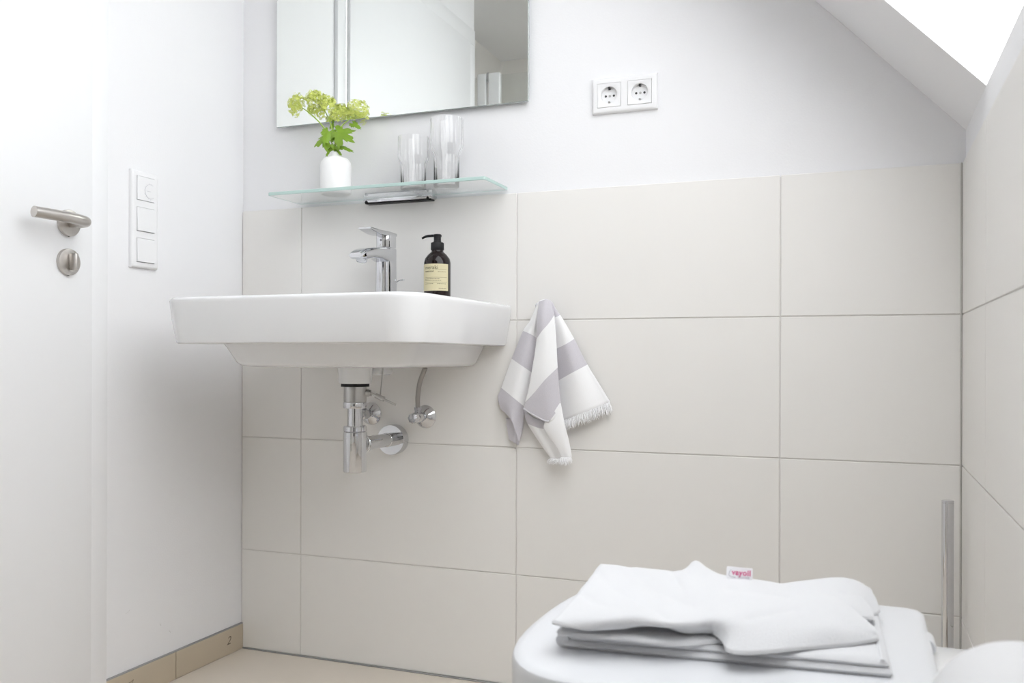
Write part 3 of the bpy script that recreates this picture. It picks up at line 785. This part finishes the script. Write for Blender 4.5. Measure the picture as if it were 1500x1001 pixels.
sprig('lime green blossom sprig bending to the right side of the vase', [(492, 205, -0.002), (500, 186, -0.002), (512, 174, 0.0), (520, 166, 0.0)],
      [(528, 160, 0.0, 17, 16, (0.85, -0.3, 0.4), 80), (496, 164, 0.004, 12, 12, (0.3, -0.6, 0.4), 45)],
      [((514, 179, 0.004), (528, 187, -0.006), 14, (0.0, -0.8, 0.6), 3, 0.3), ((492, 213, -0.006), (517, 217, -0.02), 17, (0.1, -0.6, 0.8), 3, 0.4), ((494, 158, 0.01), (507, 172, 0.014), 9, (0.4, -0.8, 0.2), 3, 0.2), ((492, 217, -0.006), (485, 212, -0.02), 14, (0.2, -0.9, 0.4), 3, 0.3)], (0.003, -0.001))

# ------------------------------------------------------------------ double power socket
s0, s1 = at_y(867.5, 118, -0.004), at_y(962.5, 158, -0.004)
cx2, cz2, W2, H2 = (s0.x + s1.x) / 2, 1.3835, 0.1515, 0.0805
ps = thing('power_socket', (cx2, 0, cz2), 'white double wall socket on the plaster right of the mirror', 'socket')
def frame_mesh(bm, c, W, H, axis, holes, hw, hh, depth, bev):
    """cover frame in the (a,z) plane with rectangular holes; axis 'y' faces -y, 'x' faces +x"""
    def P(a, z, d):
        return Vector((c[0] + a, c[1] - d, c[2] + z)) if axis == 'y' else Vector((c[0] + d, c[1] + a, c[2] + z))
    vertical = axis == 'x'
    segs = []
    lim = (H if vertical else W) / 2; oth = (W if vertical else H) / 2; hl, ho = (hh, hw) if vertical else (hw, hh)
    cuts = [-lim]
    for h in holes: cuts += [h - hl / 2, h + hl / 2]
    cuts.append(lim)
    def rect(l0, l1, o0, o1):
        if vertical: return (o0, o1, l0, l1)
        return (l0, l1, o0, o1)
    for i in range(0, len(cuts), 2): segs.append(rect(cuts[i], cuts[i + 1], -oth, oth))
    for h in holes:
        segs.append(rect(h - hl / 2, h + hl / 2, -oth, -ho / 2)); segs.append(rect(h - hl / 2, h + hl / 2, ho / 2, oth))
    vd = {}
    def V(a, z, d):
        k = (round(a, 5), round(z, 5), d)
        if k not in vd: vd[k] = bm.verts.new(P(a, z, d))
        return vd[k]
    # split so that shared borders weld: build a full grid
    As = sorted({round(q, 5) for s_ in segs for q in s_[:2]}); Zs = sorted({round(q, 5) for s_ in segs for q in s_[2:]})
    cells = []
    for i in range(len(As) - 1):
        for j in range(len(Zs) - 1):
            am, zm = (As[i] + As[i + 1]) / 2, (Zs[j] + Zs[j + 1]) / 2
            if any(s_[0] < am < s_[1] and s_[2] < zm < s_[3] for s_ in segs): cells.append((i, j))
    cs = set(cells)
    for i, j in cells:
        q = [(As[i], Zs[j]), (As[i + 1], Zs[j]), (As[i + 1], Zs[j + 1]), (As[i], Zs[j + 1])]
        bm.faces.new([V(a, z, depth) for a, z in q]); bm.faces.new([V(a, z, 0.0) for a, z in q[::-1]])
        for (di, dj), (p, r_) in (((0, -1), (0, 1)), ((1, 0), (1, 2)), ((0, 1), (2, 3)), ((-1, 0), (3, 0))):
            if (i + di, j + dj) not in cs:
                bm.faces.new([V(*q[p], 0.0), V(*q[r_], 0.0), V(*q[r_], depth), V(*q[p], depth)])
    bmesh.ops.recalc_face_normals(bm, faces=bm.faces)
    ed = []
    for e_ in bm.edges:
        v1, v2 = e_.verts
        def outer(v):
            l = v.co - Vector(c)
            a = l.x if axis == 'y' else l.y; d = -l.y if axis == 'y' else l.x
            return d > depth - 1e-5 and (abs(abs(a) - W / 2) < 1e-5 or abs(abs(l.z) - H / 2) < 1e-5)
        if outer(v1) and outer(v2) and len(e_.link_faces) == 2 and e_.calc_face_angle(0) > 1: ed.append(e_)
    bmesh.ops.bevel(bm, geom=ed, offset=bev, segments=4, affect='EDGES', profile=0.6)
    return bm
WY = 0.0056                          # the plaster face
b = frame_mesh(B(), (cx2, WY, cz2), W2, H2, 'y', (-0.0355, 0.0355), 0.0555, 0.0555, 0.0105, 0.007)
obj('cover_frame', b, PLASTIC, parent=ps, smooth=40)
obj('back_box', box(B(), (cx2 - W2 / 2 + 0.008, WY - 0.0016, cz2 - 0.031), (cx2 + W2 / 2 - 0.008, WY - 0.0002, cz2 + 0.031)), GREYGAP, parent=ps)
for dx in (-0.0355, 0.0355):
    c = Vector((cx2 + dx, WY - 0.0112, cz2))
    # square insert with a round well
    b = B(); n = 48; hw = 0.0270
    sq, ci, ce, ce2 = [], [], [], []
    for i in range(n):
        t = 2 * math.pi * i / n; ct, st = math.cos(t), math.sin(t); k = hw / max(abs(ct), abs(st))
        sq.append((ct * k, st * k)); ci.append((ct * 0.0205, st * 0.0205)); ce.append((ct * 0.0192, st * 0.0192))
    mk = lambda L_, d: [Vector((c.x + a, c.y + d, c.z + z)) for a, z in L_]
    loft(b, [mk(sq, 0.006), mk(sq, 0.0003), mk([(a * 0.99, z * 0.99) for a, z in sq], 0.0), mk(ci, 0.0), mk(ce, 0.0008), mk(ce, 0.0092)], cap0=False, cap1=True)
    ins = obj('socket_insert', b, PLASTIC, parent=ps, loc=c, smooth=35, recalc=True)
    for px_ in (-0.0095, 0.0095):
        b = B(); lathe(b, (c.x + px_, c.y + 0.0091, c.z), (0, -1, 0), [(0.0027, 0), (0.0027, 0.0002)], 16); obj('pin_hole', b, DARKGAP, parent=ins)
    b = B(); lathe(b, (c.x, c.y + 0.0091, c.z), (0, -1, 0), [(0.0030, 0), (0.0027, 0.0008)], 16)
    obj('screw', b, MATTCHROME, parent=ins)
    for sgn in (1, -1):
        b = B()
        box(b, (c.x - 0.0022, c.y + 0.0015, c.z + sgn * 0.0163 - 0.0026), (c.x + 0.0022, c.y + 0.0090, c.z + sgn * 0.0163 + 0.0026), 0.0006, 1)
        obj('earth_clip', b, [DARKGAP if sgn > 0 else MATTCHROME], parent=ins)

# ------------------------------------------------------------------ light switches with dimmer
q0, q1 = at_x(188, 247, XL + 0.004), at_x(229, 395, XL + 0.004)
cy3, cz3 = -0.363, 1.099
ls = thing('light_switch', (XL, cy3, cz3), 'white three-gang switch panel with round dial on the left wall', 'switch')
b = frame_mesh(B(), (XL + 0.0003, cy3, cz3), 0.083, 0.2235, 'x', (-0.0712, 0.0, 0.0712), 0.0560, 0.0560, 0.0100, 0.007)
obj('cover_frame', b, PLASTIC, parent=ls, smooth=40)
obj('back_box', box(B(), (XL + 0.0008, cy3 - 0.030, cz3 - 0.102), (XL + 0.004, cy3 + 0.030, cz3 + 0.102)), GREYGAP, parent=ls)
for k, dz in enumerate((0.0712, 0.0, -0.0712)):
    b = B()
    hx = 0.0271
    x0 = XL + 0.0045
    tilt = (0.0, 0.0022, 0.0022)[k]
    lo_, hi_ = XL + 0.0122 + tilt, XL + 0.0122 - tilt * 0.3
    pts = [[Vector((x0, cy3 + a, cz3 + dz + z)) for a, z in ((-hx, -hx), (hx, -hx), (hx, hx), (-hx, hx))],
           [Vector(((lo_ if z < 0 else hi_), cy3 + a, cz3 + dz + z)) for a, z in ((-hx, -hx), (hx, -hx), (hx, hx), (-hx, hx))]]
    loft(b, pts); bmesh.ops.bevel(b, geom=b.edges[:], offset=0.0006, segments=1, affect='EDGES')
    if k:
        obj('rocker', b, PLASTIC, parent=ls)
    else:
        dm = obj('dimmer_plate', b, PLASTIC, parent=ls)
        xx = XL + 0.0123; dc = (cy3 + 0.012, cz3 + dz - 0.004)
        b = B(); lathe(b, (xx - 0.0002, dc[0], dc[1]), (1, 0, 0), [(0.0166, 0), (0.0166, 0.0006), (0.0160, 0.0010)], 40)
        # the dial is cut off by the plate's right edge
        bmesh.ops.bisect_plane(b, geom=b.verts[:] + b.edges[:] + b.faces[:], plane_co=(0, cy3 + hx - 0.001, 0), plane_no=(0, 1, 0), clear_outer=True)
        obj('dial', b, PLASTIC, parent=dm, smooth=30)
        b = B()
        for t in range(60, 301, 8):
            t0, t1 = R(t), R(t + 8.5)
            tube(b, [(xx + 0.0008, dc[0] + 0.0166 * math.cos(t0), dc[1] + 0.0166 * math.sin(t0)), (xx + 0.0008, dc[0] + 0.0166 * math.cos(t1), dc[1] + 0.0166 * math.sin(t1))], 0.0003, 4, 0)
        for t in range(75, 300, 25):
            t0 = R(t)
            tube(b, [(xx + 0.0003, dc[0] + 0.0180 * math.cos(t0), dc[1] + 0.0180 * math.sin(t0)), (xx + 0.0003, dc[0] + 0.0195 * math.cos(t0), dc[1] + 0.0195 * math.sin(t0))], 0.0003, 4, 0)
        tube(b, [(xx + 0.0012, dc[0] - 0.0125, dc[1]), (xx + 0.0012, dc[0] + 0.001, dc[1])], 0.0003, 4, 0)
        obj('scale_marks', b, GREYINK, parent=dm)

# ------------------------------------------------------------------ hanging hand towel
hk = thing('towel_hook', (0.065, 0, 0.915), 'small chrome wall hook hidden behind the top of the striped towel', 'hook')
b = B(); lathe(b, (0.065, -0.0003, 0.903), (0, -1, 0), [(0.012, 0), (0.012, 0.004), (0.005, 0.006), (0.005, 0.024), (0.0075, 0.025), (0.0075, 0.029), (0.006, 0.030)], 24)
obj('hook_peg', b, CHROME, parent=hk, smooth=35)
TO = Vector((0.065, 0, 0.915))
tw = thing('hand_towel', TO, 'fringed white and grey striped hand towel hanging on the tiled wall', 'towel')
def zp(x, y): return 700 + x / 3.573, 420 + y / 3.573
b = B(); uvl = b.loops.layers.uv.new('weave')
def panel(cols, nu=8, nv=9, thick=0.0035, wob=0.0012, bulge=0.0, ph=0.0):
    """cols: columns of (x, y, band, depth) read off the close-up; bent into a smooth fold"""
    grid = [[(*zp(c[i][0], c[i][1]), c[i][2], c[i][3]) for c in cols] for i in range(len(cols[0]))]
    D = patch_points(grid, nu, nv)
    nr, nc = len(D), len(D[0]); P = []; U = []
    for i in range(nr):
        P.append([]); U.append([])
        for j in range(nc):
            px, py, v, d = D[i][j]
            u = j / (nc - 1)
            d2 = d - bulge * math.sin(math.pi * u) + wob * math.sin(u * 9 + ph + v * 1.3) * min(1, i / 6)
            P[-1].append(at_y(px, py, min(d2, -0.003))); U[-1].append((v, u))
    sheet(b, P, thick, uvl, U)
    return P
A_ = panel([[(316, 84, 0.0, -.034), (276, 180, .6, -.024), (240, 233, 1.0, -.019), (180, 378, 2, -.014), (125, 530, 3, -.013), (107, 580, 3.3, -.014), (122, 640, 3.75, -.018)],
            [(322, 84, 0.0, -.038), (296, 200, .75, -.036), (275, 258, 1.05, -.034), (228, 412, 2, -.034), (185, 580, 3, -.034), (172, 630, 3.4, -.033), (176, 698, 3.9, -.032)],
            [(332, 84, 0.0, -.036), (318, 210, .8, -.026), (312, 285, 1.05, -.022), (284, 452, 2, -.020), (246, 632, 3, -.019), (236, 700, 3.5, -.019), (214, 818, 3.97, -.018)]], ph=1)
panel([[(150, 690, 3.3, -.010), (158, 755, 3.6, -.010), (166, 800, 3.95, -.010)], [(195, 690, 3.2, -.016), (196, 760, 3.5, -.016), (190, 815, 3.95, -.015)], [(240, 655, 3.1, -.012), (232, 740, 3.5, -.012), (212, 828, 3.97, -.012)]], nv=6, ph=2)
C_ = panel([[(350, 80, 1.15, -.036), (372, 165, 2.0, -.026), (385, 340, 3.02, -.018), (400, 505, 4.0, -.014), (438, 705, 5.0, -.012)],
            [(385, 84, 1.3, -.040), (415, 160, 2.02, -.038), (455, 305, 3.0, -.033), (500, 448, 4.0, -.028), (565, 655, 5.0, -.026)],
            [(392, 105, 1.5, -.034), (428, 150, 2.0, -.026), (502, 275, 3.0, -.017), (571, 410, 4.0, -.012), (690, 604, 5.0, -.010)]], wob=0.0022, ph=0.5)
E_ = panel([[(243, 650, 3.15, -.026), (262, 715, 4.0, -.026), (325, 815, 4.5, -.025), (384, 898, 4.97, -.022)],
            [(300, 690, 3.3, -.034), (305, 735, 4.0, -.034), (365, 825, 4.5, -.032), (412, 900, 4.97, -.026)],
            [(368, 712, 3.6, -.038), (352, 752, 4.05, -.038), (408, 832, 4.5, -.036), (442, 898, 4.97, -.030)]], ph=3)
F_ = panel([[(362, 690, 4.0, -.050), (348, 744, 4.2, -.046), (402, 824, 4.6, -.040), (438, 893, 4.97, -.034)],
            [(402, 650, 4.0, -.0525), (405, 730, 4.2, -.051), (440, 812, 4.6, -.044), (465, 893, 4.97, -.036)],
            [(430, 605, 4.0, -.0435), (452, 720, 4.3, -.040), (472, 800, 4.6, -.034), (490, 890, 4.97, -.030)]], ph=4)
B_ = panel([[(322, 78, 1.0, -.040), (311, 180, 1.55, -.046), (308, 292, 2.06, -.048), (274, 500, 2.66, -.050), (240, 640, 3.12, -.046)],
            [(352, 68, 1.0, -.044), (350, 165, 1.72, -.054), (358, 300, 2.4, -.058), (345, 502, 3.02, -.060), (374, 706, 4.0, -.054)],
            [(380, 76, 1.3, -.040), (398, 152, 2.0, -.046), (409, 300, 2.5, -.048), (415, 425, 3.0, -.050), (432, 618, 4.0, -.044)]], nv=11, wob=0.0008)
# the hem along the lower edge of the front fold
hem = [B_[-1][j] + Vector((0, -0.001, 0)) for j in range(0, len(B_[-1]) // 2 + 1)]
TC = obj('cloth', b, STRIPE, parent=tw, smooth=60, recalc=True)
b = B(); tube(b, hem, 0.0023, 8, 0, flat=1.0); obj('hem', b, HEMG, parent=tw, smooth=60)
b = B()
def fringe(edge, dirv, ln, n_):
    for k in range(n_):
        u = (k + random.random()) / n_ * (len(edge) - 1); i = min(int(u), len(edge) - 2)
        p = edge[i].lerp(edge[i + 1], u - i) + Vector((0, random.uniform(-.002, .002), 0))
        d = (Vector(dirv) + Vector((random.uniform(-.35, .35), random.uniform(-.3, .15), random.uniform(-.2, .2)))).normalized() * ln * random.uniform(.65, 1.1)
        q2 = p + d; q2.y = min(q2.y, -0.002); mdp = p + d * .5 + Vector((random.uniform(-.003, .003), random.uniform(-.003, .0), 0)); mdp.y = min(mdp.y, -0.002)
        tube(b, [p, mdp, q2], [0.0009, 0.0010, 0.0004], 5, 2)
fringe(C_[-1], (0.12, 0, -1), 0.026, 190)
fringe(E_[-1], (-0.45, -.1, -0.8), 0.016, 50)
fringe(F_[-1], (0.0, -.1, -1), 0.019, 60)
obj('fringe', b, FRINGE, parent=tw, smooth=60, kind='stuff')

# ------------------------------------------------------------------ toilet
LZT = 0.480; YA = -1.0085; LXB = 0.836
half = [(0, .4135), (.03, .4137), (.06, .4152), (.09, .4185), (.115, .4235), (.135, .4300), (.15, .4372), (.167, .449), (.179, .461), (.187, .474), (.1935, .489), (.1965, .506), (.198, .525), (.199, .55), (.1992, .60), (.1992, .70), (.1985, .79), (.197, .822)]
def d_outline(ins, z, back=0.0, dz=0.0):
    pts = []
    rgt = half + [(.190, LXB - .003), (.180, LXB)]
    mid_y, mid_x = 0.0, 0.62
    for yy, xx in rgt: pts.append((xx, yy))
    full = pts + [(x, -y_) for x, y_ in pts[::-1][:-1]]
    mx_, hx_, hy_ = (0.4135 + LXB) / 2, (LXB - 0.4135) / 2, 0.1992
    out = []
    for x, y_ in full:
        xx = mx_ + (x - mx_) * (1 - ins / hx_)
        out.append(Vector((min(xx, LXB - back), YA + y_ * (1 - ins / hy_), z)))
    return out
tl = thing('toilet', (0.72, YA, 0.08), 'white wall-hung toilet with closed lid under the folded bath towel', 'toilet')
b = B()
loft(b, [d_outline(0.004, 0.4405), d_outline(0.001, 0.442), d_outline(0.0, 0.447), d_outline(0.0, LZT - 0.0075), d_outline(0.0015, LZT - 0.0035), d_outline(0.005, LZT - 0.001), d_outline(0.010, LZT), d_outline(0.06, LZT + 0.0004), d_outline(0.12, LZT + 0.0005)])
obj('lid', b, SEATP, parent=tl, smooth=30)
b = B()
loft(b, [d_outline(0.008, 0.424, -0.006), d_outline(0.004, 0.427, -0.008), d_outline(0.004, 0.4365, -0.010), d_outline(0.008, 0.4395, -0.008)])
obj('seat', b, SEATP, parent=tl, smooth=35)
b = B()
rg = []
for k, (z, ins, sh_) in enumerate(((0.09, 0.10, 0.10), (0.10, 0.085, 0.07), (0.20, 0.065, 0.035), (0.30, 0.03, 0.012), (0.37, 0.012, 0.002), (0.405, 0.008, 0), (0.4232, 0.009, 0))):
    r_ = d_outline(ins, z, 0.02)
    rg.append([Vector((v.x + (0.83 - v.x) * sh_, v.y, v.z)) for v in r_])
loft(b, rg)
t_ = B(); box(t_, (0.74, YA - 0.122, 0.085), (XR - 0.001, YA + 0.122, 0.4595), 0.012, 3)
merge(b, t_)
obj('bowl', b, CERAMIC, parent=tl, smooth=35)
for s_ in (-1, 1):
    b = B(); lathe(b, (0.8325, YA + s_ * 0.085 - 0.018, 0.469), (0, 1, 0), [(0.0075, 0), (0.0085, 0.001), (0.0085, 0.035), (0.0075, 0.036)], 24)
    obj('hinge', b, SEATP, parent=tl, smooth=35)

# ------------------------------------------------------------------ folded bath towel on the lid
LT = LZT + 0.0005
bt = thing('bath_towel', (0.63, YA + 0.02, LT), 'white terry bath towel folded in loose layers on the closed toilet lid', 'towel')
def seg_dist(x, y, a, b_):
    dx, dy = b_[0] - a[0], b_[1] - a[1]
    t = max(0, min(1, ((x - a[0]) * dx + (y - a[1]) * dy) / (dx * dx + dy * dy)))
    return math.hypot(x - a[0] - t * dx, (y - a[1] - t * dy) * 1.6)
def cloth(name, grid, thick, nu=7, nv=7, amp=0.0, f=40.0, seed=0.0, extra=None, mats=TERRY):
    D = patch_points(grid, nu, nv); P = []
    for i, r_ in enumerate(D):
        P.append([])
        for j, (px, py, h) in enumerate(r_):
            p = at_z(px, py, LT + h)
            p.z += amp * (math.sin(p.x * f + p.y * f * .6 + seed) + .6 * math.sin(p.x * f * 1.9 - p.y * f * 1.3 + 2 * seed))
            p.z = max(p.z, LT + thick / 2 + 0.0003)
            for line, dep in (extra or ()):
                dd = min(seg_dist(px, py, line[q], line[q + 1]) for q in range(len(line) - 1))
                p.z -= dep * math.exp(-(dd / 7.0) ** 2)
            P[-1].append(p)
    b = B(); sheet(b, P, thick)
    return obj(name, b, mats, parent=bt, smooth=60), P
# bottom ply: flat, two thicknesses with a fold at the left
a, c_, d_ = at_z(826, 941, LT + 0.006), at_z(1303, 984, LT + 0.006), at_z(1277, 872, LT + 0.006)
e_ = at_z(893, 852, LT + 0.006)
def flat_ply(name, z, thick, ins, left=0.0, wv=0.0):
    P = []
    for i in range(22):
        P.append([])
        for j in range(42):
            u, v = j / 41, i / 21
            top = e_.lerp(d_, u); bot = a.lerp(c_, u)
            p = top.lerp(bot, v)
            rx = min(u, 1 - u) * 41; ry = min(v, 1 - v) * 21
            p = p + Vector((ins * (1 - 2 * u) + left * (1 - u), ins * (2 * v - 1), 0))
            p.z = z + wv * math.sin(u * 14 + v * 3)
            P[-1].append(p)
    b = B(); sheet(b, P, thick)
    return obj(name, b, TERRY, parent=bt, smooth=60)
flat_ply('lower_ply', LT + 0.0042, 0.0078, 0.0)
flat_ply('second_ply', LT + 0.0118, 0.0066, 0.002, left=0.006, wv=0.0004)
# fold that joins the two lower plies along the left side
b = B(); tube(b, [e_.lerp(a, k / 6) + Vector((-0.002, 0, 0.0015)) for k in range(7)], 0.0068, 12, 4); obj('fold_edge', b, TERRY, parent=bt, smooth=60)
hemr = [c_.lerp(d_, k / 6) + Vector((-0.006, 0, LT + 0.0153 - c_.z)) for k in range(7)]
b = B(); tube(b, hemr, 0.0022, 8, 3, flat=0.6); obj('hem', b, TERRY, parent=bt, smooth=60)
# middle layer
cloth('middle_layer', [
    [(892, 848, .028), (1000, 852, .028), (1110, 864, .026), (1215, 872, .022)],
    [(845, 896, .026), (950, 902, .024), (1080, 910, .022), (1200, 910, .018)],
    [(822, 921, .0235), (900, 930, .0205), (985, 938, .0185), (1085, 934, .0185)],
    [(818, 927, .022), (900, 937, .0185), (980, 943.5, .0172), (1075, 940, .0172)]], 0.0055, amp=0.0006, seed=1)
cloth('right_fold', [
    [(1100, 864, .036), (1170, 862, .038), (1225, 868, .038), (1262, 878, .033)],
    [(1100, 884, .030), (1170, 884, .034), (1230, 886, .037), (1276, 896, .027)],
    [(1110, 908, .024), (1175, 905, .026), (1235, 903, .029), (1278, 907, .0235)]], 0.0055, amp=0.0007, seed=5)
# the top layer
cloth('top_layer', [
    [(880, 829, .041), (940, 834, .042), (990, 841, .043), (1006, 838, .046), (1019, 827, .053), (1034, 836, .048), (1055, 845, .044), (1090, 850, .043), (1150, 859, .042), (1205, 871, .041), (1245, 893, .034), (1280, 922, .0240)],
    [(873, 838, .0425), (936, 845, .043), (985, 851, .044), (1004, 850, .046), (1020, 848, .047), (1036, 850, .046), (1060, 857, .045), (1090, 862, .045), (1150, 872, .043), (1207, 882, .041), (1247, 902, .034), (1281, 925, .0238)],
    [(848, 872, .039), (915, 876, .043), (975, 878, .044), (1000, 880, .045), (1024, 882, .044), (1042, 884, .044), (1066, 886, .044), (1092, 890, .043), (1150, 896, .039), (1210, 900, .037), (1250, 914, .031), (1283, 929, .0228)],
    [(822, 900, .036), (885, 908, .0375), (945, 904, .041), (985, 912, .0385), (1018, 910, .038), (1042, 909, .039), (1068, 913, .039), (1092, 920, .034), (1138, 925, .031), (1210, 921, .031), (1251, 927, .026), (1284, 933, .0205)],
    [(810, 911, .034), (860, 923, .0285), (905, 921, .029), (960, 910, .036), (1000, 922, .028), (1040, 924, .026), (1060, 940, .0225), (1072, 956, .0185), (1125, 956, .0185), (1212, 945, .0188), (1252, 941, .0188), (1284, 937, .0187)]], 0.0055, nu=8, nv=13, amp=0.0011, f=33.0, seed=7, extra=(
    ([(876, 842), (895, 864), (935, 886), (975, 905)], 0.0022), ([(920, 834), (942, 858), (985, 880), (1012, 890)], 0.0020), ([(985, 843), (993, 856), (1002, 868)], 0.0016),
    ([(1096, 912), (1130, 905), (1165, 896)], 0.0020), ([(1065, 868), (1110, 871), (1150, 876)], 0.0016), ([(846, 872), (875, 888), (905, 897)], 0.0014)))
# rolled edge at the right back
cloth('back_roll', [
    [(1140, 860, .034), (1185, 853, .037), (1228, 849, .038), (1258, 856, .034), (1278, 874, .024), (1287, 895, .017)],
    [(1140, 872, .035), (1190, 866, .040), (1228, 862, .041), (1252, 870, .036), (1270, 884, .026), (1280, 900, .017)],
    [(1150, 884, .032), (1195, 880, .036), (1225, 878, .036), (1245, 882, .032), (1260, 892, .025), (1272, 903, .017)]], 0.0055, amp=0.0004, seed=9)
# sewn tag
tg_z = LT + 0.052
p0 = at_z(1064, 851, LT + 0.046)
dep = (p0 - CAM).dot(_f0); k_ = dep / F_PX
ux = (_r0 * math.cos(R(8)) + Vector((0, 0, -1)) * math.sin(R(5))).normalized(); uz = (Vector((0, 0, 1)) + _f0 * 0.35 + _r0 * 0.12).normalized()
un = ux.cross(uz).normalized()
def tag_pt(v): return p0 + ux * v.x + uz * v.y + un * (0.0006 + v.z)
b = B()
Wt, Ht = 37.5 * k_, 20.5 * k_
P = [[p0 + ux * (Wt * j / 8) + uz * (Ht * i / 5) + un * (0.0012 * math.sin(j * .9)) for j in range(9)] for i in range(6)]
sheet(b, P, 0.0007)
tag_ = obj('care_tag', b, TAGM, parent=bt, smooth=50, label='small white sewn tag')
def tp(ox, oy): return lambda v: tag_pt(Vector((v.x + ox, v.y + oy, v.z + 0.0009)))
obj('lettering', lettering('vayoil', 0.0088, tp(Wt * .19, Ht * .46), 0.0001, bold=0.00022, spacing=1.08), PINKINK, parent=tag_)
obj('lettering', lettering('textile', 0.0046, tp(Wt * .44, Ht * .24), 0.0001, spacing=1.1), GREYINK, parent=tag_)
b = B(); tube(b, [tag_pt(Vector((Wt * x, Ht * y_, 0.001))) for x, y_ in ((.16, .80), (.10, .62), (.09, .40), (.17, .30), (.34, .28))], 0.0003, 6, 4)
obj('printed_swirl', b, GREYINK, parent=tag_)

# ------------------------------------------------------------------ toilet brush
bp_ = at_y(1388.3, 733, -0.10)
br_ = thing('toilet_brush', (bp_.x, -0.10, 0.0), 'chrome toilet brush with tall tube handle in the right corner', 'toilet brush')
b = B(); lathe(b, (bp_.x, -0.10, 0.19), (0, 0, 1), [(0.011, 0), (0.011, bp_.z - 0.19 - 0.005), (0.0104, bp_.z - 0.19 - 0.0048), (0.0104, bp_.z - 0.19 - 0.004), (0.011, bp_.z - 0.19 - 0.0038), (0.011, bp_.z - 0.19 - 0.001), (0.010, bp_.z - 0.19)], 32)
obj('handle', b, CHROME, parent=br_, smooth=35)
HX = bp_.x - 0.012
b = B(); lathe(b, (HX, -0.10, 0.0003), (0, 0, 1), [(0.036, 0), (0.0375, 0.002), (0.0375, 0.172), (0.0365, 0.174)], 40)
obj('holder', b, CHROME, parent=br_, smooth=35)
b = B(); lathe(b, (HX, -0.10, 0.1745), (0, 0, 1), [(0.035, 0), (0.036, 0.004), (0.030, 0.010), (0.013, 0.0155)], 40)
obj('cover_cap', b, CHROME, parent=br_, smooth=35)

# ------------------------------------------------------------------ toilet roll in the near corner
RX, RY, RZ, RR = 0.866, -1.37, 0.527, 0.064
tr_ = thing('toilet_roll', (RX, RY, RZ), 'white toilet paper roll close to the camera at lower right', 'toilet roll')
b = B()
fl_ = lambda k, t: 1 + 0.012 * math.sin(3 * t + 0.6)
lathe(b, (RX, RY - 0.049, RZ), (0, 1, 0), [(0.0215, 0.0015), (0.0215, 0.0), (RR - 0.004, 0.0), (RR, 0.004), (RR, 0.094), (RR - 0.004, 0.098), (0.0215, 0.098), (0.0215, 0.0965)], 64, cap0=False, cap1=False, mod=fl_)
obj('paper', b, TISSUE, parent=tr_, smooth=40)
b = B(); lathe(b, (RX, RY - 0.0485, RZ), (0, 1, 0), [(0.0212, 0), (0.0212, 0.097), (0.020, 0.097), (0.020, 0)], 40, cap0=False, cap1=False)
obj('core', b, CARD, parent=tr_, smooth=40)
rh = thing('roll_holder', (XR, RY - 0.07, RZ), 'chrome wall holder carrying the toilet paper roll', 'holder')
b = B(); lathe(b, (XR - 0.0003, RY - 0.075, RZ - 0.008), (-1, 0, 0), [(0.022, 0), (0.022, 0.006), (0.020, 0.008), (0.007, 0.0085)], 32)
obj('wall_plate', b, CHROME, parent=rh, smooth=35)
b = B(); tube(b, [(XR - 0.008, RY - 0.075, RZ - 0.011), (RX + 0.03, RY - 0.075, RZ - 0.011), (RX + 0.006, RY - 0.073, RZ - 0.011), (RX, RY - 0.06, RZ - 0.011), (RX, RY - 0.03, RZ - 0.011), (RX, RY + 0.06, RZ - 0.011)], 0.007, 14, 6)
obj('arm', b, CHROME, parent=rh, smooth=60)
